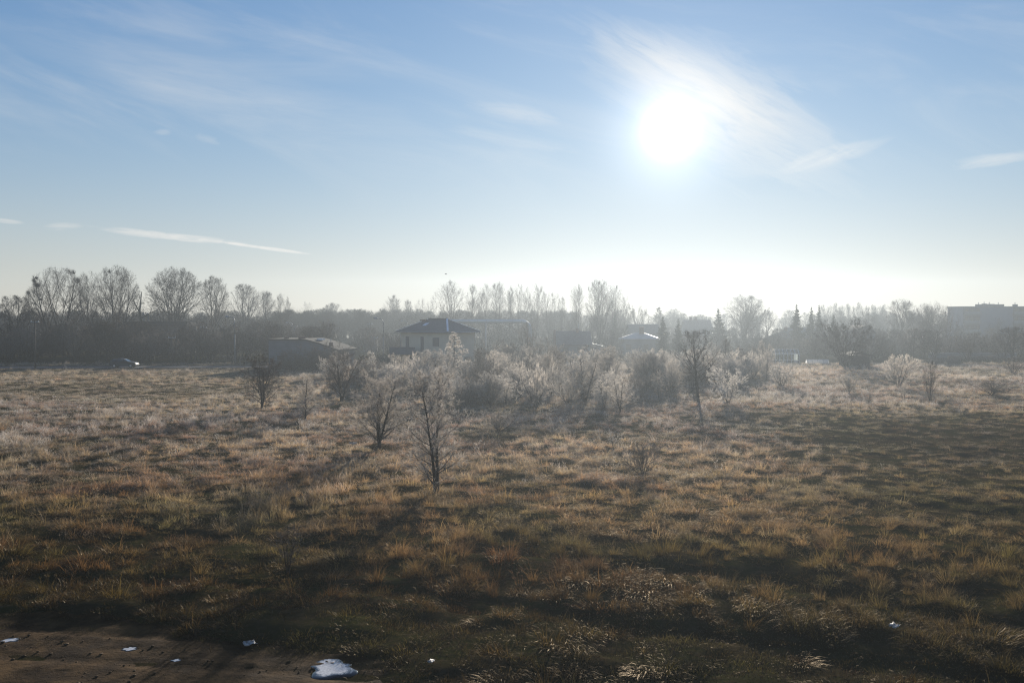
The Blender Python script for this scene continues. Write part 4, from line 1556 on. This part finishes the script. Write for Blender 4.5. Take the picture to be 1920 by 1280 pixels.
gable('bungalow', 'low dark bungalow with one stout chimney left of the three spruces', 1470, 262, 12, 6.5, 7, 2.9, 4.9, M['grey_wall'], M['roof'], [(.4, -.2, .8, 4.6, 5.7)], hipped=True)
gable('bungalow', 'wide low roofed house in front of the three spruces', 1508, 275, -6, 9.5, 8, 3.0, 5.3, M['grey_wall'], M['roof'], [])
x, y, z = place(1120, 214)
s_ = empty('lean_to', (x, y, z))
tag(s_, 'small white frosted lean-to roof at the right of the pitched roof house', 'shed')
MB().box(-1.0, 1.0, -1.5, 1.5, 0, 2.15).build('wall', M['grey_wall'], s_)
rm = MB()
rm.prism([(-1.3, 2.75), (1.2, 2.2), (1.2, 2.36), (-1.3, 2.91)], -1.8, 1.8)
rm.build('roof', M['frost_roof'], s_)

# building with an arched roof
x, y, z = place(1612, 236)
s_ = empty('arched_barn', (x, y, z))
tag(s_, 'barn with an arched roof half hidden behind the dark spreading tree', 'barn')
MB().box(-2.3, 2.3, -4, 4, 0, 4.6).build('wall', M['grey_wall'], s_)
arc = [(-2.5 + 5.0 * i / 10, 4.6 + 3.0 * math.sin(math.pi * (0.12 + 0.76 * i / 10)) - 1.1) for i in range(11)]
MB().prism([(a, b) for a, b in arc] + [(2.5, 4.603), (-2.5, 4.603)], -4.2, 4.2).build('roof', M['roof_felt'], s_)

# low shed
x, y, z = place(1603, 174)
s_ = empty('garden_shed', (x, y, z), math.radians(6))
tag(s_, 'low dark garden shed with a frosted roof edge below the dark tree', 'shed')
for k in range(22):
    MB().box(-2.2 + k * .2, -2.2 + k * .2 + .185, -1.4, -1.36, 0, 2.0).build('plank', M['wood'], s_)
MB().box(-2.2, 2.2, -1.355, 1.4, 0, 2.0).build('wall', M['wood'], s_)
rm = MB()
rm.prism([(-2.5, 1.98), (0, 2.5), (2.5, 1.98), (2.5, 2.1), (0, 2.62), (-2.5, 2.1)], -1.7, 1.7)
rm.build('roof', M['roof_felt'], s_)

# greenhouse
x, y, z = place(1471, 186)
g_ = empty('greenhouse', (x, y, z), math.radians(-5))
tag(g_, 'small glass greenhouse with white frame behind the round frosted shrub', 'greenhouse')
fr = MB()
Lg, Wg, He, Hr = 5.0, 2.6, 1.75, 2.55
for k in range(8):
    px_ = -Lg / 2 + Lg * k / 7
    fr.bar((px_, -Wg / 2, 0), (px_, -Wg / 2, He), .06)
    fr.bar((px_, Wg / 2, 0), (px_, Wg / 2, He), .06)
    fr.bar((px_, -Wg / 2, He), (px_, 0, Hr), .06)
    fr.bar((px_, Wg / 2, He), (px_, 0, Hr), .06)
for yy, zz in ((-Wg / 2, He), (Wg / 2, He), (0, Hr), (-Wg / 2, .55)):
    fr.bar((-Lg / 2, yy, zz), (Lg / 2, yy, zz), .07)
fr.build('frame', M['white'], g_)
MB().box(-Lg / 2, Lg / 2, -Wg / 2 + .04, -Wg / 2 + .10, 0, .52).build('base_wall', M['wood'], g_)
for k in range(7):
    xa, xb = -Lg / 2 + Lg * k / 7 + .04, -Lg / 2 + Lg * (k + 1) / 7 - .04
    MB().box(xa, xb, -Wg / 2 - .01, -Wg / 2 + .01, .6, He - .05).build('pane', M['gh_glass'], g_)
    p = MB()
    p.poly([(xa, -Wg / 2 + .03, He + .03), (xb, -Wg / 2 + .03, He + .03), (xb, -.05, Hr - .01), (xa, -.05, Hr - .01)])
    p.build('roof_pane', M['gh_glass'], g_)
MB().box(1.5, 2.2, -Wg / 2 - .07, -Wg / 2 - .03, .05, 1.7).build('door', M['plastic'], g_)

# low white plastic tunnel right of the greenhouse
x, y, z = place(1533, 184)
t_ = empty('plant_tunnel', (x, y, z), math.radians(-3))
tag(t_, 'low white plastic plant tunnel right of the greenhouse', 'plant tunnel')
arc = [(-.7 + 1.4 * i / 8, .75 * math.sin(math.pi * i / 8)) for i in range(9)]
cv = MB()
for i in range(8):
    (a, b), (c, d_) = arc[i], arc[i + 1]
    cv.poly([(-2, a, b), (2, a, b), (2, c, d_), (-2, c, d_)])
cv.build('cover', M['plastic'], t_)
for k in range(5):
    MB().tube([(-2 + k, a * 1.02, b * 1.02 + .01) for a, b in arc], .025, 5).build('hoop', M['galv'], t_)

# apartment block
x, y, z = place(1872, 315)
a_ = empty('apartment_block', (x, y, z), math.radians(-2))
tag(a_, 'pale grey flat-roofed apartment block at the right edge', 'building')
BW, BD, BH = 27.0, 12.0, 11.3
MB().box(-BW / 2, BW / 2 + 20, -BD / 2, BD / 2, 0, BH).build('wall', M['pale_wall'], a_)
MB().box(-BW / 2 - .15, BW / 2 + 20.15, -BD / 2 - .15, BD / 2 + .15, BH + .003, BH + .32).build('parapet', M['concrete'], a_)
for x0, x1 in ((-13.4, -8.3), (1.8, 7.4), (9.0, 14.6), (18.5, 24.0)):
    for fl in range(4):
        z0 = .7 + fl * 2.8
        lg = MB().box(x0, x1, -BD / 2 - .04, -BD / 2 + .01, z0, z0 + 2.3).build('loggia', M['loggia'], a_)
        bal = MB().box(x0 - .05, x1 + .05, -BD / 2 - .9, -BD / 2 - .045, z0 - .12, z0).box(x0 - .05, x1 + .05, -BD / 2 - .95, -BD / 2 - .88, z0 + .003, z0 + .9)
        bal.build('balustrade', M['concrete'], lg)
        for k in range(3):
            wx = x0 + .5 + k * (x1 - x0 - 1.6) / 2
            MB().box(wx, wx + 1.0, -BD / 2 - .06, -BD / 2 - .043, z0 + .7, z0 + 2.0).build('pane', M['glass'], lg)
for vx, vw, vh in ((-6.5, 1.6, .7), (-4.8, 1.0, .9), (-3.2, 2.6, .8), (-.4, 3.0, .7), (4.8, 1.0, .7), (9.8, 3.4, .8), (16, 2, .8)):
    v = MB().box(vx - vw / 2, vx + vw / 2, -1.5, 0, BH + .1, BH + .3 + vh)
    v = v.build('roof_vent', M['concrete'], a_)
    MB().tube([(vx, -.7, BH + .3 + vh), (vx, -.7, BH + .9 + vh)], .1, 6).build('vent_pipe', M['galv'], v)

# long dark roof behind the left trees, with two capped flues
x, y, z = place(300, 236)
b_ = empty('long_shed', (x, y, z))
tag(b_, 'long dark flat-roofed shed behind the left undergrowth with two capped flues', 'building')
MB().box(-7.5, 7.5, -4, 4, 0, 6.3).build('wall', M['loggia'], b_)
rf = MB().box(-7.9, 7.9, -4.5, 4.5, 6.303, 7.5).build('roof', M['roof_felt'], b_)
for fx in (-3.1, -2.1):
    fl = MB().tube([(fx, -2, 7.5), (fx, -2, 9.0)], .14, 8).build('flue_pipe', M['galv'], rf)
    MB().tube([(fx, -2, 9.05), (fx, -2, 9.55)], [.42, .04], 10).build('flue_cap', M['galv'], rf)

# small grey hut behind the second lamp
x, y, z = place(694, 245)
b_ = empty('small_hut', (x, y, z))
tag(b_, 'small pale grey hut half hidden in haze left of the house', 'shed')
MB().box(-1.8, 1.8, -1.5, 1.5, 0, 3.0).build('wall', M['grey_wall'], b_)
MB().box(-2.0, 2.0, -1.7, 1.7, 3.003, 3.2).build('roof', M['roof_felt'], b_)

# ------------------------------------------------------------------ overhead heating pipe
d = 232
x0, _, zt = at_d(846, 598.5, d)
x1, _, _ = at_d(978, 598.5, d)
zb = at_d(900, 606, d)[2]
rad = (zt - zb) / 2
zc = (zt + zb) / 2
xc = (x0 + x1) / 2
p_ = empty('overhead_pipe', (xc, d, 0))
tag(p_, 'raised grey heating pipe bridge running right from behind the house', 'pipe')
xr = x1 - xc
mbp = MB().tube([(x0 - xc - 6, 0, zc), (xr, 0, zc)] + [(xr + 2.0 * math.sin(t), .3 * t, zc - 2.0 + 2.0 * math.cos(t)) for t in (.35, .7, 1.05, 1.4, 1.57)] + [(xr + 2.0, .6, 0)], rad, 14)
mbp.build('pipe', M['pipe'], p_, True)
for sx in (at_d(911, 600, d)[0] - xc, at_d(862, 600, d)[0] - xc):
    s_ = MB().box(sx - .14, sx + .14, -.14, .14, 0, zc - rad - .12).box(sx - .5, sx + .5, -.3, .3, zc - rad - .117, zc - rad + .05)
    s_.build('support', M['galv'], p_)
for k in range(9):
    q = x0 - xc + k * (x1 - x0) / 8
    MB().tube([(q - .06, 0, zc), (q + .06, 0, zc)], rad + .03, 14).build('joint_band', M['galv'], p_)


# ------------------------------------------------------------------ lamps, poles
def lamp(label, px, d, top, arm=-1):
    x, y, z = place(px, d)
    H = at_d(px, top, d)[2] - z
    r = empty('street_lamp', (x, y, z))
    tag(r, label, 'street lamp', 'street lamps')
    MB().tube([(0, 0, 0), (0, 0, H * .62)], [.13, .11], 10).build('base_pole', M['concrete'], r, True)
    pts = [(0, 0, H * .62), (0, 0, H - .9)] + [(arm * .75 * (1 - math.cos(t)), 0, H - .9 + .8 * math.sin(t)) for t in (.4, .8, 1.2, 1.57)] + [(arm * 1.0, 0, H - .08)]
    MB().tube(pts, .065, 8).build('arm', M['galv'], r, True)
    hd = MB().tube([(arm * .95, 0, H - .08), (arm * 1.15, 0, H - .05), (arm * 1.65, 0, H - .02), (arm * 1.8, 0, H - .06)], [.07, .14, .15, .06], 8).build('lamp_head', M['galv'], r, True)
    MB().box(arm * 1.38 - .22, arm * 1.38 + .22, -.09, .09, H - .22, H - .14).build('lens', M['lens'], hd)


lamp('curved-arm street lamp left of the grey flat-roofed building', 440, 182, 593)
lamp('curved-arm street lamp just left of the hip-roofed house', 719, 176, 596)
lamp('small far street lamp above the left slope of the house roof', 764, 262, 601)
lamp('far hazy street lamp above the flat-roofed building', 549, 250, 604)


def pole(label, px, d, top, kind='single', mt='wood'):
    x, y, z = place(px, d)
    H = at_d(px, top, d)[2] - z
    r = empty('utility_pole', (x, y, z))
    tag(r, label, 'utility pole', 'utility poles')
    if kind == 'single':
        MB().tube([(0, 0, 0), (0, 0, H)], [.15, .10], 8).build('post', M[mt], r, True)
    else:
        for sx in (-1.1, 1.1):
            MB().tube([(sx, 0, 0), (sx * .12, 0, H)], [.15, .11], 8).build('post', M[mt], r, True)
        MB().box(-.75, .75, -.06, .06, H * .42, H * .42 + .14).build('brace', M[mt], r)
    ca = MB().box(-.7, .7, -.07, .07, H - .38, H - .25).build('crossarm', M['galv'], r)
    for sx in (-.6, 0, .6):
        MB().tube([(sx, 0, H - .25), (sx, 0, H - .05)], [.05, .035], 8).build('insulator', M['white'], ca)


pole('plain dark pole standing alone at the far left edge of the field', 65, 165, 600)
pole('A-shaped twin-post pole in the dark belt left of the first street lamp', 381, 196, 611, 'twin')
pole('short single pole in the dark belt between the car and the twin-post pole', 322, 186, 630)
pole('hazy A-shaped twin-post pole left of the house', 693, 248, 605, 'twin')
pole('thin short pole between the hazy twin-post pole and the second street lamp', 702, 205, 630, 'single', 'concrete')
pole('stout concrete pole above the flat-roofed building', 552, 215, 609, 'single', 'concrete')

# rail fence beside the first lamp
x0, y0, z0 = place(398, 187)
x1, y1, _ = place(462, 185)
f_ = empty('rail_fence', (x0, y0, z0))
tag(f_, 'low dark rail fence at the foot of the first street lamp', 'fence')
dx, dy = x1 - x0, y1 - y0
for k in range(6):
    t = k / 5
    MB().box(dx * t - .08, dx * t + .08, dy * t - .08, dy * t + .08, 0, 1.35).build('post', M['wood'], f_)
for zz in (.55, 1.15):
    MB().bar((0, -.12, zz), (dx, dy - .12, zz), .06, .16).build('rail', M['wood'], f_)

# low wall and clipped hedge at the right
x0, y0, z0 = place(1760, 208)
w_ = empty('low_wall', (x0, y0, z0), math.radians(-3))
tag(w_, 'long low grey garden wall below the apartment block belt', 'wall')
MB().box(-2, 16, -.15, .15, 0, 1.0).build('wall_body', M['concrete'], w_)
MB().box(-2.05, 16.05, -.22, .22, 1.003, 1.1).build('coping', M['frost_roof'], w_)


def hedge(label, px, d, L, H, W, rz=0.0):
    x, y, z = place(px, d)
    r = empty('hedge', (x, y, z), math.radians(rz))
    tag(r, label, 'hedge')
    g = np.random.default_rng(int(px))
    n = 5200
    S = np.stack([g.uniform(-L / 2, L / 2, n), g.normal(0, W * .28, n), H * (g.uniform(0, 1, n) ** .8) * (0.8 + 0.2 * np.sin(np.arange(n)))], -1)
    D = nrm(g.normal(0, 1, (n, 3)) + np.array([0, 0, .7]))
    V, Fc = cones(S, S + D * g.uniform(.2, .45, n)[:, None], np.full(n, .022))
    me = mesh_np('twigs', V, Fc, {'tipness': ('FLOAT', np.tile([.5, .5, .5, 1.0], n))})
    o = link('twigs', me, M['twig'], r)
    o.color = (.25, .25, .25, 1)
    o['kind'] = 'stuff'
    st = MB()
    for k in range(int(L / .5)):
        xx = -L / 2 + .25 + k * .5
        st.tube([(xx, 0, 0), (xx + g.normal(0, .1), g.normal(0, .1), H * .8)], [.04, .015], 5)
    st.build('stems', M['bark'], r)


hedge('low dark clipped hedge right of the small frosted heap', 1772, 180, 5.6, .95, .9)
hedge('long dark hedge in front of the low wall below the apartment block', 1832, 198, 11, .9, 1.2, -3)
hedge('dark frosty hedge along the foot of the grey flat-roofed building', 560, 165.5, 9, 1.5, 1.4)

# ------------------------------------------------------------------ parked car
x, y, z = place(232, 169.5)
c_ = empty('parked_car', (x, y, 0.03), math.radians(2))
tag(c_, 'dark estate car driving on the road below the left trees', 'car')
side = [(-2.2, .42), (-2.22, .75), (-2.15, 1.02), (-2.0, 1.38), (-1.75, 1.50), (-.6, 1.54), (.15, 1.48), (.95, 1.03), (1.75, .92), (2.12, .78), (2.25, .55), (2.2, .34), (1.85, .3), (-1.85, .3)]
bd = MB()
n = len(side)
rows_ = []
for yy, k in ((-.86, .0), (-.72, 1.0), (.72, 1.0), (.86, .0)):
    rows_.append([(u, yy if v < 1.05 else yy * .84, v if k else min(v, 1.0 if v > 1.05 else v)) for u, v in side])
base = [[(u, -.88, v) if v < 1.04 else (u, -.70, v) for u, v in side], [(u, .88, v) if v < 1.04 else (u, .70, v) for u, v in side]]
bd.poly(base[0])
bd.poly(base[1][::-1])
for i in range(n):
    j = (i + 1) % n
    bd.poly([base[0][j], base[0][i], base[1][i], base[1][j]])
bd.build('body', M['car_paint'], c_, False, .04)
for sy in (-1, 1):
    for (xa, xb, xc2, xd) in ((-1.75, -1.0, -1.0, -1.68), (-.9, -.08, -.08, -.9), (.02, .72, .16, .02)):
        q = MB()
        yb, yt = sy * .885, sy * .735
        pts = [(xa, yb, 1.06), (xb, yb, 1.06), (xc2, yt, 1.43), (xd, yt, 1.43)]
        q.poly(pts if sy < 0 else pts[::-1])
        q.build('side_window', M['glass'], c_)
    for wx in (-1.38, 1.36):
        wh = MB().tube([(wx, sy * .70, .32), (wx, sy * .91, .32)], .32, 20).build('wheel', M['rubber'], c_)
        MB().tube([(wx, sy * .905, .32), (wx, sy * .925, .32)], .19, 14).build('rim', M['rim'], wh)
    MB().box(2.1, 2.24, sy * .62 - .16, sy * .62 + .16, .60, .74).build('headlight', M['lens'], c_)
    MB().box(-2.24, -2.18, sy * .70 - .1, sy * .70 + .1, .72, .98).build('tail_light', M['brick'], c_)
q = MB()
q.poly([(.28, -.66, 1.43), (.92, -.8, 1.075), (.92, .8, 1.075), (.28, .66, 1.43)][::-1])
q.build('windscreen', M['glass'], c_)

# ------------------------------------------------------------------ nests, litter, puddles, bird
for i, (px, py, s, lab) in enumerate(((70, 535, 1.1, 'largest dark twig nest in the leftmost tall tree'), (68, 521, .6, 'upper small dark nest in the leftmost tall tree'), (76, 561, .6, 'lowest dark nest on a side branch of the leftmost tall tree'))):
    x, y, z = at_d(px, py, 224)
    g = np.random.default_rng(i)
    n = 260
    D = nrm(g.normal(0, 1, (n, 3)))
    S = D * g.uniform(.1, .9, n)[:, None] * s * .5 * np.array([1, 1, .7])
    V, Fc = cones(S, S + nrm(D + g.normal(0, .8, (n, 3))) * .4 * s, np.full(n, .05 * s))
    o = link('nest', mesh_np('nest', V, Fc), M['bark'])
    o.location = (x, y, z)
    tag(o, lab, 'nest', 'nests in the leftmost tall tree')


def blob_sheet(px, py, rx, ry, seed, n=40):
    g = np.random.default_rng(seed)
    a = np.linspace(0, 2 * np.pi, n, endpoint=False)
    r = 1 + sum(g.normal(0, .26 / k ** .6) * np.cos(k * a + g.uniform(0, 6.28)) for k in range(2, 9))
    return np.stack([rx * r * np.cos(a), ry * r * np.sin(a)], -1)


for i, (px, py, rx, ry, lab, rz) in enumerate((
        (622, 1247, .62, .28, 'large white frozen puddle at the right end of the muddy track', 8), (243, 1212, .20, .10, 'small pale frozen puddle in the middle of the muddy track', 0),
        (18, 1196, .26, .10, 'narrow dark puddle in a rut at the left edge of the muddy track', 20), (330, 1232, .13, .06, 'tiny frozen puddle sliver below the small pale puddle', -10))):
    x, y = at(px, py)
    b = blob_sheet(px, py, PUD[i][2] * 1.0, PUD[i][3], 30 + i)
    nb = len(b)
    rings = [np.concatenate([b * q, np.full((nb, 1), zz)], 1) for q, zz in ((1.08, -.05), (1.0, 0), (.82, 0), (.5, 0), (.2, 0))]
    V = np.concatenate(rings + [np.zeros((1, 3))])
    Ft = []
    for q in range(4):
        for k in range(nb):
            a0, a1, b0, b1 = q * nb + k, q * nb + (k + 1) % nb, (q + 1) * nb + k, (q + 1) * nb + (k + 1) % nb
            Ft += [(a0, a1, b1), (a0, b1, b0)]
    Ft += [(4 * nb + k, 4 * nb + (k + 1) % nb, 5 * nb) for k in range(nb)]
    rimv = np.repeat([0, 0, .25, .7, 1.0], nb).tolist() + [1.0]
    o = link('puddle', mesh_np('puddle', V, Ft, {'rim': ('FLOAT', rimv)}), M['ice'])
    o.location = (x, y, float(mud_z(np.array([x]), np.array([y]))[0]) + .034)
    o.rotation_euler = (0, 0, math.radians(rz))
    tag(o, lab, 'puddle', 'frozen puddles on the muddy track')

for i, (px, py, s, lab) in enumerate(((467, 1208, .17, 'flat white scrap of litter on the grass edge of the muddy track'), (808, 1256, .10, 'tiny white scrap of litter in the grass at the bottom centre'),
                                      (1676, 1190, .17, 'crumpled pale litter in the dark grass at the lower right'), (662, 836, .22, 'white litter in the grass beside the wide forked tree'))):
    x, y = at(px, py)
    g = np.random.default_rng(60 + i)
    N = 6
    uu, vv = np.meshgrid(np.linspace(-1, 1, N), np.linspace(-1, 1, N))
    Z = g.uniform(0, .8, (N, N)) * .5 + .1
    V = np.stack([uu * s * (1 + g.normal(0, .1, (N, N))), vv * s * .6, Z * s], -1).reshape(-1, 3)
    q = np.arange(N - 1)[None] + N * np.arange(N - 1)[:, None]
    o = link('litter', mesh_np('litter', V, np.stack([q, q + 1, q + N + 1, q + N], -1).reshape(-1, 4)), M['litter'])
    so = o.modifiers.new('thickness', 'SOLIDIFY')
    so.thickness = .012
    o.location = (x, y, gz(x, y) + (.16 if i in (1, 2, 3) else .1))
    o.rotation_euler = (0.25, 0, g.uniform(0, 3))
    tag(o, lab, 'litter', 'white litter in the field')

x, y, z = at_d(836, 514, 190)
b_ = empty('bird', (x, y, z), .4)
tag(b_, 'small dark bird flying in the sky above the house', 'bird')
MB().tube([(-.16, 0, 0), (-.05, 0, .02), (.1, 0, .02), (.2, 0, .03)], [.01, .06, .06, .02], 8).build('body', M['black'], b_, True)
for sy in (-1, 1):
    q = MB()
    q.poly([(.08, sy * .03, .03), (.06, sy * .3, .14), (-.06, sy * .48, .06), (-.08, sy * .25, .10), (-.06, sy * .03, .03)])
    o = q.build('wing', M['black'], b_)
    o.modifiers.new('thickness', 'SOLIDIFY').thickness = .012
q = MB()
q.poly([(-.15, 0.02, .01), (-.3, .06, .01), (-.3, -.06, .01), (-.15, -.02, .01)])
o = q.build('tail', M['black'], b_)
o.modifiers.new('thickness', 'SOLIDIFY').thickness = .01

# ------------------------------------------------------------------ winter haze
HAZE = 0.00057
hz = MB().box(-1300, 1300, -430, 480, -1.6, 25).build('haze', None)
m, w = mat('haze_air')
pv = w.n('ShaderNodeVolumePrincipled')
pv.inputs['Color'].default_value = (0.32, 0.37, 0.42, 1)
pv.inputs['Density'].default_value = HAZE
pv.inputs['Anisotropy'].default_value = 0.66
o = w.n('ShaderNodeOutputMaterial')
w.nt.links.new(pv.outputs[0], o.inputs['Volume'])
hz.data.materials.append(m)
tag(hz, kind='stuff')
